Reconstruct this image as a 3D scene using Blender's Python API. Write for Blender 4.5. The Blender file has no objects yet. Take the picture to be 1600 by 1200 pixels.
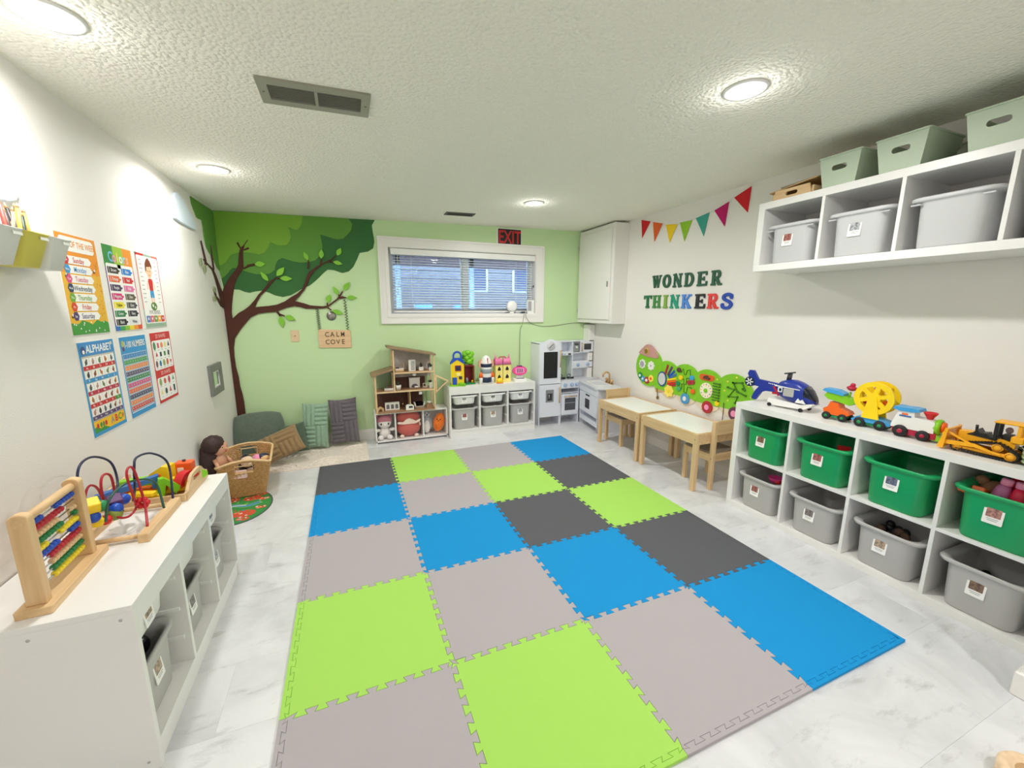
import bpy, bmesh, math, random
from mathutils import Matrix, Vector
from math import sin, cos, pi, radians
random.seed(7)
SC=bpy.context.scene
COL=SC.collection
# ---------------- camera, world, exposure ----------------
cd=bpy.data.cameras.new('camera'); cam=bpy.data.objects.new('camera',cd); COL.objects.link(cam)
cam.location=(0.3029,-0.7449,1.3818)
cd.sensor_fit='HORIZONTAL'; cd.sensor_width=36; cd.lens=36*631.3/1600; cd.clip_start=.02
_yaw,_pit=radians(22.075),radians(10.58)
_f=Vector((sin(_yaw)*cos(_pit),cos(_yaw)*cos(_pit),-sin(_pit)))
_q=_f.to_track_quat('-Z','Y').to_matrix().to_4x4() @ Matrix.Rotation(radians(0.12),4,'Z')
cam.matrix_world=Matrix.Translation(cam.location)@_q
SC.camera=cam
w=bpy.data.worlds.new('world'); SC.world=w; w.use_nodes=True
_bg=w.node_tree.nodes['Background']
_bg.inputs['Color'].default_value=(.46,.72,1,1); _bg.inputs['Strength'].default_value=15.0
SC.view_settings.view_transform='Standard'; SC.view_settings.look='None'
SC.view_settings.gamma=1; SC.view_settings.use_curve_mapping=False
SC.view_settings.exposure=0.30
SC.cycles.max_bounces=10; SC.cycles.diffuse_bounces=7; SC.cycles.glossy_bounces=4; SC.cycles.transmission_bounces=8; SC.cycles.transparent_max_bounces=8
SC.cycles.caustics_reflective=False; SC.cycles.caustics_refractive=False; SC.cycles.sample_clamp_indirect=6
LAMP_W=13.2; LAMP_COL=(1.0,.982,.955)
# room (metres): x right, y into the room, z up
XL,XR,YB,YF=-.715,3.165,3.69,-2.6
def ZC(x): return 2.215+(x-XL)*.0219      # the ceiling runs slightly uphill to the right
# ---------------- materials ----------------
def lin(c): c=c/255; return c/12.92 if c<=.04045 else ((c+.055)/1.055)**2.4
def rgb(r,g,b): return (lin(r),lin(g),lin(b),1)
_M={}
def mat(name,col,rough=.5,metal=0,noise=0,nscale=(8,8,8),bump=0,bscale=200,trans=0,emit=0,coat=0,sheen=0,col2=None,alpha=1,spec=.5):
    if name in _M: return _M[name]
    m=bpy.data.materials.new(name); m.use_nodes=True; nt=m.node_tree; N=nt.nodes; L=nt.links
    p=N['Principled BSDF']; c=rgb(*col)
    p.inputs['Base Color'].default_value=c; p.inputs['Roughness'].default_value=rough; p.inputs['Metallic'].default_value=metal
    if trans: p.inputs['Transmission Weight'].default_value=trans
    p.inputs['Specular IOR Level'].default_value=spec
    if coat: p.inputs['Coat Weight'].default_value=coat
    if sheen: p.inputs['Sheen Weight'].default_value=sheen
    if emit: p.inputs['Emission Color'].default_value=c; p.inputs['Emission Strength'].default_value=emit
    if alpha<1: p.inputs['Alpha'].default_value=alpha
    if noise or bump: tc=N.new('ShaderNodeTexCoord'); 
    if noise:
        mp=N.new('ShaderNodeMapping'); mp.inputs['Scale'].default_value=nscale; L.new(tc.outputs['Object'],mp.inputs[0])
        nz=N.new('ShaderNodeTexNoise'); nz.inputs['Scale'].default_value=1; nz.inputs['Detail'].default_value=5; nz.inputs['Roughness'].default_value=.6; L.new(mp.outputs[0],nz.inputs['Vector'])
        cr=N.new('ShaderNodeValToRGB'); c2=rgb(*col2) if col2 else tuple(v*(1-noise) for v in c[:3])+(1,)
        cr.color_ramp.elements[0].position=.3; cr.color_ramp.elements[0].color=c2; cr.color_ramp.elements[1].position=.68; cr.color_ramp.elements[1].color=c
        L.new(nz.outputs[0],cr.inputs[0]); L.new(cr.outputs[0],p.inputs['Base Color'])
    if bump:
        bn=N.new('ShaderNodeTexNoise'); bn.inputs['Scale'].default_value=bscale; bn.inputs['Detail'].default_value=3; L.new(tc.outputs['Object'],bn.inputs['Vector'])
        b=N.new('ShaderNodeBump'); b.inputs['Strength'].default_value=1; b.inputs['Distance'].default_value=bump; L.new(bn.outputs[0],b.inputs['Height']); L.new(b.outputs[0],p.inputs['Normal'])
    _M[name]=m; return m
def plastic(name,col,rough=.38): return mat(name,col,rough)
def woodm(name,col,dark,ax=0,f=1.0):
    s=[38*f]*3; s[ax]=2.2*f
    return mat(name,col,.5,noise=.3,nscale=tuple(s),col2=dark)
wallW=mat('white wall paint',(234,230,226),.75,bump=.0006,bscale=300)
wallG=mat('green wall paint',(200,226,176),.75,bump=.0006,bscale=300)
trimW=mat('white trim paint',(236,233,230),.4)
lamin=mat('white laminate',(233,232,230),.36)
laminI=mat('white foil panel',(226,227,228),.45)
whiteP=plastic('white plastic',(238,238,236),.35)
greyP=plastic('grey plastic',(186,184,182),.42)
greyP2=plastic('light grey plastic',(200,201,203),.42)
greenP=plastic('green plastic',(20,160,94),.36)
mintP=plastic('mint plastic',(192,207,186),.5)
blackP=plastic('black plastic',(22,22,24),.4)
darkG=plastic('charcoal plastic',(58,58,62),.45)
metalS=mat('brushed steel',(190,190,190),.3,1)
brass=mat('brass',(200,160,90),.28,1)
pine=woodm('pale pine',(226,197,154),(206,172,126),0)
pineY=woodm('pale pine y',(226,197,154),(206,172,126),1)
pineZ=woodm('pale pine z',(226,197,154),(206,172,126),2)
beech=woodm('beech',(226,194,148),(208,170,122),2)
beechY=woodm('beech y',(226,194,148),(208,170,122),1)
red=plastic('red plastic',(206,30,36)); blue=plastic('blue plastic',(28,80,190)); yellow=plastic('yellow plastic',(247,212,20)); orange=plastic('orange plastic',(240,104,24)); lime=plastic('lime plastic',(130,200,30))
sky=plastic('sky blue plastic',(62,160,222)); pink=plastic('pink plastic',(232,70,150)); navy=plastic('navy plastic',(30,42,74)); green2=plastic('leaf green plastic',(20,140,80)); skin=plastic('doll skin vinyl',(214,160,130)); crim=plastic('crimson plastic',(180,24,62))
purple=plastic('purple plastic',(95,52,110))
def ink(name,col): return mat('ink '+name,col,.6)
iW=ink('white',(244,242,238)); iK=ink('black',(34,32,34)); iR=ink('red',(205,46,50)); iB=ink('blue',(62,150,206)); iG=ink('green',(66,150,60)); iY=ink('yellow',(240,190,40)); iO=ink('orange',(236,150,40)); iP=ink('purple',(86,60,110)); iPk=ink('pink',(214,82,130)); iGr=ink('grey',(150,148,150))
# ---------------- geometry collector ----------------
def arc(cx,cy,r,a0,a1,n,ry=None):
    ry=r if ry is None else ry
    return [(cx+r*cos(radians(a0+(a1-a0)*i/n)),cy+ry*sin(radians(a0+(a1-a0)*i/n))) for i in range(n+1)]
def circ(cx,cy,r,n=20,ry=None): return arc(cx,cy,r,0,360,n,ry)[:-1]
def rrect(x0,x1,y0,y1,r,n=4):
    return arc(x1-r,y1-r,r,0,90,n)+arc(x0+r,y1-r,r,90,180,n)+arc(x0+r,y0+r,r,180,270,n)+arc(x1-r,y0+r,r,270,360,n)
def area(p): return sum(p[i-1][0]*p[i][1]-p[i][0]*p[i-1][1] for i in range(len(p)))/2
def inset(p,d):
    if area(p)<0: p=p[::-1]
    n=len(p); o=[]
    for i in range(n):
        a=Vector(p[i-1]);b=Vector(p[i]);c=Vector(p[(i+1)%n])
        e=(b-a).normalized();f=(c-b).normalized(); n1=Vector((-e.y,e.x));n2=Vector((-f.y,f.x)); m=n1+n2
        k=max(.35,1+n1.dot(n2)); o.append(tuple(b+m*(d/k)))
    return o
def stroke(pts,wd):
    n=len(pts); L=[];R=[]
    ws=wd if isinstance(wd,(list,tuple)) else [wd]*n
    for i in range(n):
        a=Vector(pts[max(0,i-1)]);b=Vector(pts[i]);c=Vector(pts[min(n-1,i+1)])
        e=(b-a) if i else (c-b); f=(c-b) if i<n-1 else (b-a); e=e.normalized(); f=f.normalized()
        m=Vector((-e.y-f.y,e.x+f.x)); k=max(.5,1+e.dot(f)); m=m/k*ws[i]/2
        L.append(tuple(b+m)); R.append(tuple(b-m))
    return R+L[::-1]
def bez(p,n=10):
    "smooth Catmull-Rom path through points"
    P=[Vector(q) for q in p]; o=[]
    for i in range(len(P)-1):
        a=P[max(0,i-1)];b=P[i];c=P[i+1];d=P[min(len(P)-1,i+2)]
        for k in range(n):
            t=k/n; o.append(tuple(.5*((2*b)+(c-a)*t+(2*a-5*b+4*c-d)*t*t+(3*b-a-3*c+d)*t**3)))
    return o+[tuple(P[-1])]
class G:
    def __init__(s,T=None): s.v=[];s.f=[];s.m=[];s.s=[];s.mats=[];s.T=T or Matrix()
    def mi(s,m):
        if m not in s.mats: s.mats.append(m)
        return s.mats.index(m)
    def add(s,vs,fs,m,smooth=False):
        o=len(s.v); k=s.mi(m); T=s.T; fl=T.determinant()<0
        for v in vs: s.v.append(tuple(T@Vector(v)))
        for f in fs:
            f=[o+i for i in f]; s.f.append(f[::-1] if fl else f); s.m.append(k); s.s.append(smooth)
        return s
    def box(s,x0,x1,y0,y1,z0,z1,m,b=.002):
        b=min(b,abs(x1-x0)*.45,abs(y1-y0)*.45,abs(z1-z0)*.45)
        V=[];I={}
        X=(x0,x1);Y=(y0,y1);Z=(z0,z1)
        if b<=0:
            for i in (0,1):
                for j in (0,1):
                    for k in (0,1): V.append((X[i],Y[j],Z[k]))
            return s.add(V,[(0,1,3,2),(4,6,7,5),(0,4,5,1),(2,3,7,6),(0,2,6,4),(1,5,7,3)],m)
        for i in (0,1):
            for j in (0,1):
                for k in (0,1):
                    p=(X[i],Y[j],Z[k]); sg=(1-2*i,1-2*j,1-2*k)
                    for a in range(3):
                        q=[p[c]+(0 if c==a else sg[c]*b) for c in range(3)]
                        I[i,j,k,a]=len(V); V.append(tuple(q))
        F=[]
        def face(ids,n):
            a,bb,c=[Vector(V[t]) for t in ids[:3]]
            F.append(ids if (bb-a).cross(c-a).dot(Vector(n))>0 else ids[::-1])
        for a in range(3):
            o=[c for c in range(3) if c!=a]
            for e in (0,1):
                ids=[]
                for u,v in ((0,0),(1,0),(1,1),(0,1)):
                    t=[0,0,0]; t[a]=e; t[o[0]]=u; t[o[1]]=v; ids.append(I[t[0],t[1],t[2],a])
                n=[0,0,0]; n[a]=1 if e else -1; face(ids,n)
            for u in (0,1):
                for v in (0,1):
                    ids=[]
                    for e,w_ in ((0,o[0]),(1,o[0]),(1,o[1]),(0,o[1])):
                        t=[0,0,0]; t[a]=e; t[o[0]]=u; t[o[1]]=v; ids.append(I[t[0],t[1],t[2],w_])
                    n=[0,0,0]; n[o[0]]=1 if u else -1; n[o[1]]=1 if v else -1; face(ids,n)
        for i in (0,1):
            for j in (0,1):
                for k in (0,1): face([I[i,j,k,a] for a in range(3)],(2*i-1,2*j-1,2*k-1))
        return s.add(V,F,m)
    def loft(s,loops,m,cap0=True,cap1=True,smooth=True,closed=False):
        n=len(loops[0]); V=[p for l in loops for p in l]; F=[]
        K=len(loops)
        for i in range(K if closed else K-1):
            a=i*n;b=((i+1)%K)*n
            for j in range(n): k=(j+1)%n; F.append((a+j,a+k,b+k,b+j))
        s.add(V,F,m,smooth)
        if not closed:
            if cap0: s.add(loops[0],[tuple(range(n))[::-1]],m)
            if cap1: s.add(loops[-1],[tuple(range(n))],m)
        return s
    def prism(s,poly,z0,z1,m,axis='z',smooth=False,bev=0):
        if area(poly)<0: poly=poly[::-1]
        def P(q,z): return {'z':(q[0],q[1],z),'y':(q[0],z,q[1]),'x':(z,q[0],q[1])}[axis]
        if bev:
            ip=inset(poly,bev); L=[(poly,z0),(poly,z1-bev),(ip,z1)]
        else: L=[(poly,z0),(poly,z1)]
        n=len(poly); V=[P(q,z) for pl,z in L for q in pl]; F=[]
        for i in range(len(L)-1):
            for j in range(n): k=(j+1)%n; F.append((i*n+j,i*n+k,(i+1)*n+k,(i+1)*n+j))
        C=[tuple(range(n))[::-1],tuple((len(L)-1)*n+i for i in range(n))]
        if axis=='y': F=[f[::-1] for f in F]; C=[f[::-1] for f in C]
        s.add(V,F,m,smooth); o=len(s.v)-len(V); k=s.mi(m); fl=s.T.determinant()<0
        for f in C:
            f=[o+i for i in f]; s.f.append(f[::-1] if fl else f); s.m.append(k); s.s.append(False)
        return s
    def flat(s,poly,z,m):
        if area(poly)<0: poly=poly[::-1]
        return s.add([(x,y,z) for x,y in poly],[tuple(range(len(poly)))],m)
    def ring(s,outer,inner,z0,z1,m):
        n=len(outer); V=[(x,y,z1) for x,y in outer]+[(x,y,z1) for x,y in inner]+[(x,y,z0) for x,y in outer]+[(x,y,z0) for x,y in inner]; F=[]
        for j in range(n):
            k=(j+1)%n
            F+=[(j,k,n+k,n+j),(2*n+j,3*n+j,3*n+k,2*n+k),(j,2*n+j,2*n+k,k),(n+j,n+k,3*n+k,3*n+j)]
        return s.add(V,F,m)
    def cyl(s,p0,p1,r0,m,r1=None,n=16,smooth=True):
        p0=Vector(p0);p1=Vector(p1);d=(p1-p0); r1=r0 if r1 is None else r1
        q=d.to_track_quat('Z','Y').to_matrix(); u=q@Vector((1,0,0)); v=q@Vector((0,1,0))
        L=[[tuple(p+u*(r*cos(2*pi*i/n))+v*(r*sin(2*pi*i/n))) for i in range(n)] for p,r in ((p0,r0),(p1,r1))]
        return s.loft(L,m,smooth=smooth)
    def tube(s,pts,r,m,n=8,closed=False):
        P=[Vector(p) for p in pts]; K=len(P); L=[]; up=None
        for i in range(K):
            t=(P[(i+1)%K]-P[i-1]) if closed else (P[min(K-1,i+1)]-P[max(0,i-1)])
            t.normalize()
            if up is None: up=Vector((0,0,1)) if abs(t.z)<.9 else Vector((1,0,0))
            u=up-t*up.dot(t); u.normalize(); up=u; v=t.cross(u); rr=r[i] if isinstance(r,(list,tuple)) else r
            L.append([tuple(P[i]+u*(rr*cos(2*pi*k/n))+v*(rr*sin(2*pi*k/n))) for k in range(n)])
        return s.loft(L,m,closed=closed)
    def lathe(s,prof,m,n=24,c=(0,0,0),axis='z',smooth=True,caps=True):
        L=[]
        for r,z in prof:
            l=[]
            for i in range(n):
                a=2*pi*i/n; x,y=r*cos(a),r*sin(a)
                q={'z':(x,y,z),'x':(z,x,y),'y':(y,z,x)}[axis]; l.append((q[0]+c[0],q[1]+c[1],q[2]+c[2]))
            L.append(l)
        return s.loft(L,m,caps,caps,smooth=smooth)
    def ball(s,c,r,m,n=16,k=10,fn=None):
        if not isinstance(r,(tuple,list)): r=(r,r,r)
        V=[];F=[]
        for i in range(k+1):
            t=pi*i/k
            for j in range(n):
                a=2*pi*j/n; d=Vector((sin(t)*cos(a),sin(t)*sin(a),cos(t))); q=1 if fn is None else fn(d)
                V.append((c[0]+r[0]*d.x*q,c[1]+r[1]*d.y*q,c[2]+r[2]*d.z*q))
        for i in range(k):
            for j in range(n):
                b=(j+1)%n; f=(i*n+j,(i+1)*n+j,(i+1)*n+b,i*n+b)
                F.append(f)
        return s.add(V,F,m,True)
    def text(s,t,x,y,size,m,z=0,depth=0,bold=0,sx=1,align='CENTER'):
        vs,fs=glyphs(t,depth,bold,align)
        return s.add([(x+v[0]*size*sx,y+v[1]*size,z+v[2]*size) for v in vs],fs,m)
    def build(s,name,parent=None,loc=None):
        me=bpy.data.meshes.new(name); me.from_pydata(s.v,[],s.f)
        for m in s.mats: me.materials.append(m)
        me.polygons.foreach_set('material_index',s.m); me.polygons.foreach_set('use_smooth',s.s); 
        bm=bmesh.new(); bm.from_mesh(me); bmesh.ops.remove_doubles(bm,verts=bm.verts,dist=1e-6); bm.to_mesh(me); bm.free(); me.update()
        o=bpy.data.objects.new(name,me); COL.objects.link(o)
        if parent: o.parent=parent
        if loc: o.location=loc
        return o
_gl={}
def glyphs(t,depth,bold,align):
    k=(t,depth,bold,align)
    if k not in _gl:
        c=bpy.data.curves.new('lettering','FONT'); c.body=t; c.size=1; c.extrude=depth/2; c.offset=bold; c.align_x=align; c.align_y='CENTER'; c.resolution_u=3
        o=bpy.data.objects.new('lettering',c); COL.objects.link(o); dg=bpy.context.evaluated_depsgraph_get(); dg.update()
        me=o.evaluated_get(dg).to_mesh(); _gl[k]=([tuple(v.co) for v in me.vertices],[tuple(p.vertices) for p in me.polygons])
        bpy.data.objects.remove(o); bpy.data.curves.remove(c)
    return _gl[k]
def tag(o,label,cat,group=None,kind=None):
    o['label']=label; o['category']=cat
    if group: o['group']=group
    if kind: o['kind']=kind
    return o
def thing(name,label,cat,loc=(0,0,0),rot=0,group=None):
    o=bpy.data.objects.new(name,None); COL.objects.link(o); o.location=loc; o.rotation_euler=(0,0,radians(rot)); o.empty_display_size=.05
    return tag(o,label,cat,group)
def struct(g,name,parent=None):
    o=g.build(name,parent)
    if not parent: o['kind']='structure'
    return o
def copy_tree(o,parent=None):
    c=o.copy(); COL.objects.link(c)
    if parent: c.parent=parent
    for ch in list(o.children): copy_tree(ch,c)
    return c
def one(g,name,label,cat,group=None): return tag(g.build(name),label,cat,group)
def frameL(y,z,x=XL): return Matrix(((0,0,1,x),(1,0,0,y),(0,1,0,z),(0,0,0,1)))      # on the left wall: u along +y, v up, n into the room
def frameR(y,z,x=XR): return Matrix(((0,0,-1,x),(-1,0,0,y),(0,1,0,z),(0,0,0,1)))    # on the right wall: u along -y
def frameB(x,z,y=YB): return Matrix(((1,0,0,x),(0,0,-1,y),(0,1,0,z),(0,0,0,1)))     # on the back wall: u along +x
# ---------------- the room ----------------
def marble():
    m=bpy.data.materials.new('marble vinyl'); m.use_nodes=True; nt=m.node_tree; N=nt.nodes; L=nt.links; p=N['Principled BSDF']
    ge=N.new('ShaderNodeNewGeometry'); oi=N.new('ShaderNodeObjectInfo')
    ad=N.new('ShaderNodeVectorMath'); ad.operation='MULTIPLY_ADD'; L.new(oi.outputs['Random'],ad.inputs[0]); ad.inputs[1].default_value=(9,5,3); L.new(ge.outputs['Position'],ad.inputs[2])
    n1=N.new('ShaderNodeTexNoise'); n1.inputs['Scale'].default_value=2.2; n1.inputs['Detail'].default_value=8; n1.inputs['Roughness'].default_value=.62; n1.inputs['Distortion'].default_value=.8; L.new(ad.outputs[0],n1.inputs['Vector'])
    mp=N.new('ShaderNodeMapping'); mp.inputs['Scale'].default_value=(3,9,1); mp.inputs['Rotation'].default_value=(0,0,.5); L.new(ad.outputs[0],mp.inputs[0])
    n2=N.new('ShaderNodeTexNoise'); n2.inputs['Scale'].default_value=1.6; n2.inputs['Detail'].default_value=9; n2.inputs['Roughness'].default_value=.7; L.new(mp.outputs[0],n2.inputs['Vector'])
    c1=N.new('ShaderNodeValToRGB'); e=c1.color_ramp.elements; e[0].position=.32; e[0].color=rgb(198,199,202); e[1].position=.6; e[1].color=rgb(222,223,226); L.new(n1.outputs[0],c1.inputs[0])
    c2=N.new('ShaderNodeValToRGB'); e=c2.color_ramp.elements; e[0].position=.30; e[0].color=rgb(190,188,187); e[1].position=.44; e[1].color=(1,1,1,1); L.new(n2.outputs[0],c2.inputs[0])
    mx=N.new('ShaderNodeMix'); mx.data_type='RGBA'; mx.blend_type='MULTIPLY'; mx.inputs[0].default_value=.55; L.new(c1.outputs[0],mx.inputs[6]); L.new(c2.outputs[0],mx.inputs[7])
    L.new(mx.outputs[2],p.inputs['Base Color']); p.inputs['Roughness'].default_value=.38
    return m
mar=marble()
fl=struct(G().box(XL-.2,XR+.2,YF-.2,YB+.2,-.15,-.006,mat('subfloor',(120,118,115),.9),0),'floor')
pk={}
PW,PL=.3052,1.22
r0=int((YF-.63)/PW)-1
for r in range(r0,r0+23):
    y0=.628+r*PW; off=(2.25+(r%3)*.41)%PL
    k0=int((XL-off)/PL)-1
    for k in range(k0,k0+6):
        x0=max(XL,off+k*PL); x1=min(XR,off+(k+1)*PL); a=max(y0,YF); b=min(y0+PW,YB)
        if x1-x0<.02 or b-a<.02: continue
        key=(round(x1-x0,3),round(b-a,3))
        if key not in pk:
            h=.00015; o=G().box(h,x1-x0-h,h,b-a-h,-.006,0,mar,.0003).build('plank',fl); pk[key]=o
        else: o=pk[key].copy(); COL.objects.link(o)
        o.location=(x0,a,0)
# walls
W2=2.36
struct(G().box(XL-.12,XL,YF-.12,YB+.16,0,W2,wallW,0),'wall_left')
struct(G().box(XR,XR+.12,YF-.12,YB+.16,0,W2,wallW,0),'wall_right')
struct(G().box(XL,XR,YF-.12,YF,0,W2,wallW,0),'wall_front')
wx0,wx1,wz0,wz1=.735,2.405,1.318,1.998
g=G()
g.box(XL,wx0,YB,YB+.16,0,W2,wallG,0).box(wx1,XR,YB,YB+.16,0,W2,wallG,0).box(wx0,wx1,YB,YB+.16,0,wz0,wallG,0).box(wx0,wx1,YB,YB+.16,wz1,W2,wallG,0)
struct(g,'wall_back')
# return wall at the near right, ending in a white corner with a low base
g=G().box(2.475,XR,-.40,-.284,0,W2,wallW,0); struct(g,'wall_return')
struct(G().box(2.463,XR,-.412,-.272,0,.095,trimW,.004),'baseboard_return')
cm=mat('stippled ceiling',(247,243,232),.9,noise=.07,nscale=(120,120,120))
def popcorn(m):
    nt=m.node_tree;N=nt.nodes;L=nt.links;p=N['Principled BSDF']
    tc=N.new('ShaderNodeTexCoord'); a=N.new('ShaderNodeTexVoronoi'); a.inputs['Scale'].default_value=62; L.new(tc.outputs['Object'],a.inputs['Vector'])
    b=N.new('ShaderNodeTexNoise'); b.inputs['Scale'].default_value=75; b.inputs['Detail'].default_value=4; L.new(tc.outputs['Object'],b.inputs['Vector'])
    mth=N.new('ShaderNodeMath'); mth.operation='SUBTRACT'; L.new(b.outputs[0],mth.inputs[0]); L.new(a.outputs[0],mth.inputs[1])
    bp=N.new('ShaderNodeBump'); bp.inputs['Strength'].default_value=.9; bp.inputs['Distance'].default_value=.006; L.new(mth.outputs[0],bp.inputs['Height']); L.new(bp.outputs[0],p.inputs['Normal'])
popcorn(cm)
z0,z1=ZC(XL-.12),ZC(XR+.12)
g=G(); g.prism([(XL-.12,z0),(XR+.12,z1),(XR+.12,2.55),(XL-.12,2.55)],YF-.12,YB+.16,cm,axis='y'); struct(g,'ceiling')
# baseboards
def baseb(name,T,L):
    g=G(T); g.prism([(0,0),(.014,0),(.014,.085),(.009,.1),(.006,.112),(0,.112)],0,L,trimW,axis='x'); return struct(g,name)
baseb('baseboard_back',Matrix(((1,0,0,XL),(0,-1,0,YB),(0,0,1,0),(0,0,0,1))),XR-XL)
baseb('baseboard_left',Matrix(((0,1,0,XL),(1,0,0,YF),(0,0,1,0),(0,0,0,1))),YB-YF)
baseb('baseboard_right',Matrix(((0,-1,0,XR),(1,0,0,-.272),(0,0,1,0),(0,0,0,1))),YB+.272)
# window: casing, jambs, sashes and glass
wn=bpy.data.objects.new('window_1',None); COL.objects.link(wn); wn['kind']='structure'
g=G(frameB(0,0)); 
def casing(x0,x1,z0,z1,wd,n0,n1,m,b=.004):
    o=[(x0,z0),(x1,z0),(x1,z1),(x0,z1)]; i=inset(o,wd); g.ring(o,i,n0,n1,m)
casing(wx0-.085,wx1+.085,wz0-.085,wz1+.085,.090,0,.014,trimW); casing(wx0-.095,wx1+.095,wz0-.095,wz1+.095,.022,0,.024,trimW); casing(wx0-.03,wx1+.03,wz0-.03,wz1+.03,.03,0,.02,trimW)
g.build('window_casing',wn)
g=G(); 
for b in ((wx0,wx0+.008,wz0,wz1),(wx1-.008,wx1,wz0,wz1),(wx0,wx1,wz0,wz0+.008),(wx0,wx1,wz1-.008,wz1)): g.box(b[0],b[1],YB-.003,YB+.155,b[2],b[3],trimW,.001)
g.build('window_reveal',wn)
g=G(frameB(0,0,YB+.155)); 
vin=plastic('white vinyl',(225,230,236),.4)
casing(wx0,wx1,wz0,wz1,.04,0,.05,vin); g.box(1.545,1.60,wz0+.03,wz1-.03,0,.05,vin); 
casing(wx0+.035,1.55,wz0+.035,wz1-.035,.025,.008,.03,vin); casing(1.595,wx1-.035,wz0+.035,wz1-.035,.025,.008,.03,vin)
g.build('window_sash',wn)
glass=mat('window glass',(240,248,255),.0,trans=1); glass.node_tree.nodes['Principled BSDF'].inputs['IOR'].default_value=1.45
for a,b in ((wx0+.06,1.55),(1.595,wx1-.06)): G().box(a,b,YB+.134,YB+.138,wz0+.06,wz1-.06,glass,0).build('window_pane',wn)
# blind
bl=thing('window_blind','white horizontal slat blind hanging open in the back window','blind',(1.575,YB+.06,1.93))
G().box(-.815,.805,-.03,.03,.015,.06,whiteP,.004).build('headrail',bl)
slm=plastic('blind slat vinyl',(232,240,246),.45)
sl=None
for i in range(21):
    if sl is None:
        g=G()
        for k in range(4):
            g.add([(-.8,-.015+.0075*k,.0015-.0006*(k-2)**2),(.8,-.015+.0075*k,.0015-.0006*(k-2)**2),(.8,-.015+.0075*(k+1),.0015-.0006*(k-1)**2),(-.8,-.015+.0075*(k+1),.0015-.0006*(k-1)**2)],[(0,1,2,3)],slm,True)
        o=sl=g.build('slat',bl)
    else: o=sl.copy(); COL.objects.link(o)
    o.location=(0,0,-.005-i*.0267); o.rotation_euler=(radians(22),0,0)
G().box(-.8,.8,-.013,.013,-.59,-.575,whiteP,.003).build('bottom_rail',bl)
for x in (-.6,0,.6): 
    g=G()
    for y in (-.012,.012): g.cyl((x,y,.02),(x,y,-.58),.0008,whiteP,n=5)
    g.build('ladder_cord',bl)
G().cyl((-.74,-.03,.02),(-.745,-.028,-.42),.003,whiteP,n=8).build('tilt_wand',bl)
va=one(G().box(.765,2.395,YB+.005,YB+.018,1.925,1.985,whiteP,.003),'blind_valance','white blind valance across the top of the window','valance')
# outside: a covered deck in blue evening light
od=mat('outdoor decking',(104,98,104),.8,noise=.3,nscale=(4,30,4)); jw=mat('deck joist wood',(126,100,104),.8,noise=.3,nscale=(20,3,20)); br=mat('brown siding',(118,72,66),.8); hs=mat('pale siding',(170,190,214),.8)
struct(G().box(-6,9,YB+.17,16,1.0,1.1,od,0),'ground_outside')
dk=thing('deck','wooden deck with joists standing outside the window','deck',(1.5,6.2,1.1))
G().box(-6,6,-1.0,2.6,1.55,1.60,jw,0).build('deck_boards',dk)
for i in range(20): o=G().box(-5.8+i*.6,-5.75+i*.6,-1.0,2.6,1.38,1.55,jw,0).build('joist',dk)
for x in (-3.4,-1.75,-.1,1.55,3.2): G().box(x-.05,x+.05,2.3,2.4,0,1.55,hs,.004).build('post',dk)
G().box(-6,6,2.3,2.4,1.2,1.4,jw,0).build('beam',dk)
nb=[]
for x,wd,m_,l in ((-2.6,3.3,br,'brown sided shed wall standing behind the deck at the left'),(2.6,6.4,od,'grey fence-like house wall standing behind the deck at the right')):
    h=thing('neighbour_house',l,'house',(1.5+x,9.6,1.1))
    for k in range(14): G().box(-wd/2,wd/2,0,.2,k*.2,k*.2+.19,m_,.004).build('siding_board',h)
    G().box(-wd/2,wd/2,.02,.2,0,2.8,m_,0).build('wall',h)
    for k in (-.6,.7): 
        f=G().box(k-.3,k+.3,-.03,.02,.7,1.5,whiteP,.01).build('window',h); G().box(k-.25,k+.25,-.036,-.03,.75,1.45,navy,0).build('pane',f)
wt=thing('water_table','bright blue plastic play table standing on the deck outside','play table',(1.72,7.4,1.1)); wt.scale=(.45,.45,.80)
g=G(); g.loft([[(x,y,.32) for x,y in rrect(-.35,.35,-.22,.22,.08)],[(x*1.08,y*1.08,.45) for x,y in rrect(-.35,.35,-.22,.22,.08)],[(x*1.03,y*1.02,.45) for x,y in rrect(-.35,.35,-.22,.22,.08)],[(x*.95,y*.95,.36) for x,y in rrect(-.35,.35,-.22,.22,.08)]],sky); g.build('basin',wt)
for x in (-.26,.26):
    for y in (-.15,.15): G().cyl((x,y,0),(x*.95,y*.95,.33),.035,sky).build('leg',wt)
w2=copy_tree(wt); w2.location=(2.55,7.6,1.1); w2['label']='second blue play table farther right on the deck outside'
wt['group']=w2['group']='play tables outside'
# utility cupboard and pipe box in the right corner
cb=thing('wall_cabinet','white painted cupboard high in the right back corner','cabinet',(2.985,3.335,1.217))
H=1.06
G().box(0,.18,-.35,.355,0,H,trimW,.002).build('body',cb)
d=G().box(-.016,-.001,-.305,.335,.045,H-.05,trimW,.003).build('door',cb)
G().box(-.028,-.016,-.275,-.262,.40,.46,mat('dull nickel',(170,168,160),.4,1),.002).build('handle',d)
for z in (.12,.85): G().cyl((-.012,.342,z),(-.012,.342,z+.05),.005,metalS,n=8).build('hinge',d)
g=G(); g.box(3.07,XR,3.55,YB,0,1.19,trimW,.01); struct(g,'trim_1')
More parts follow.
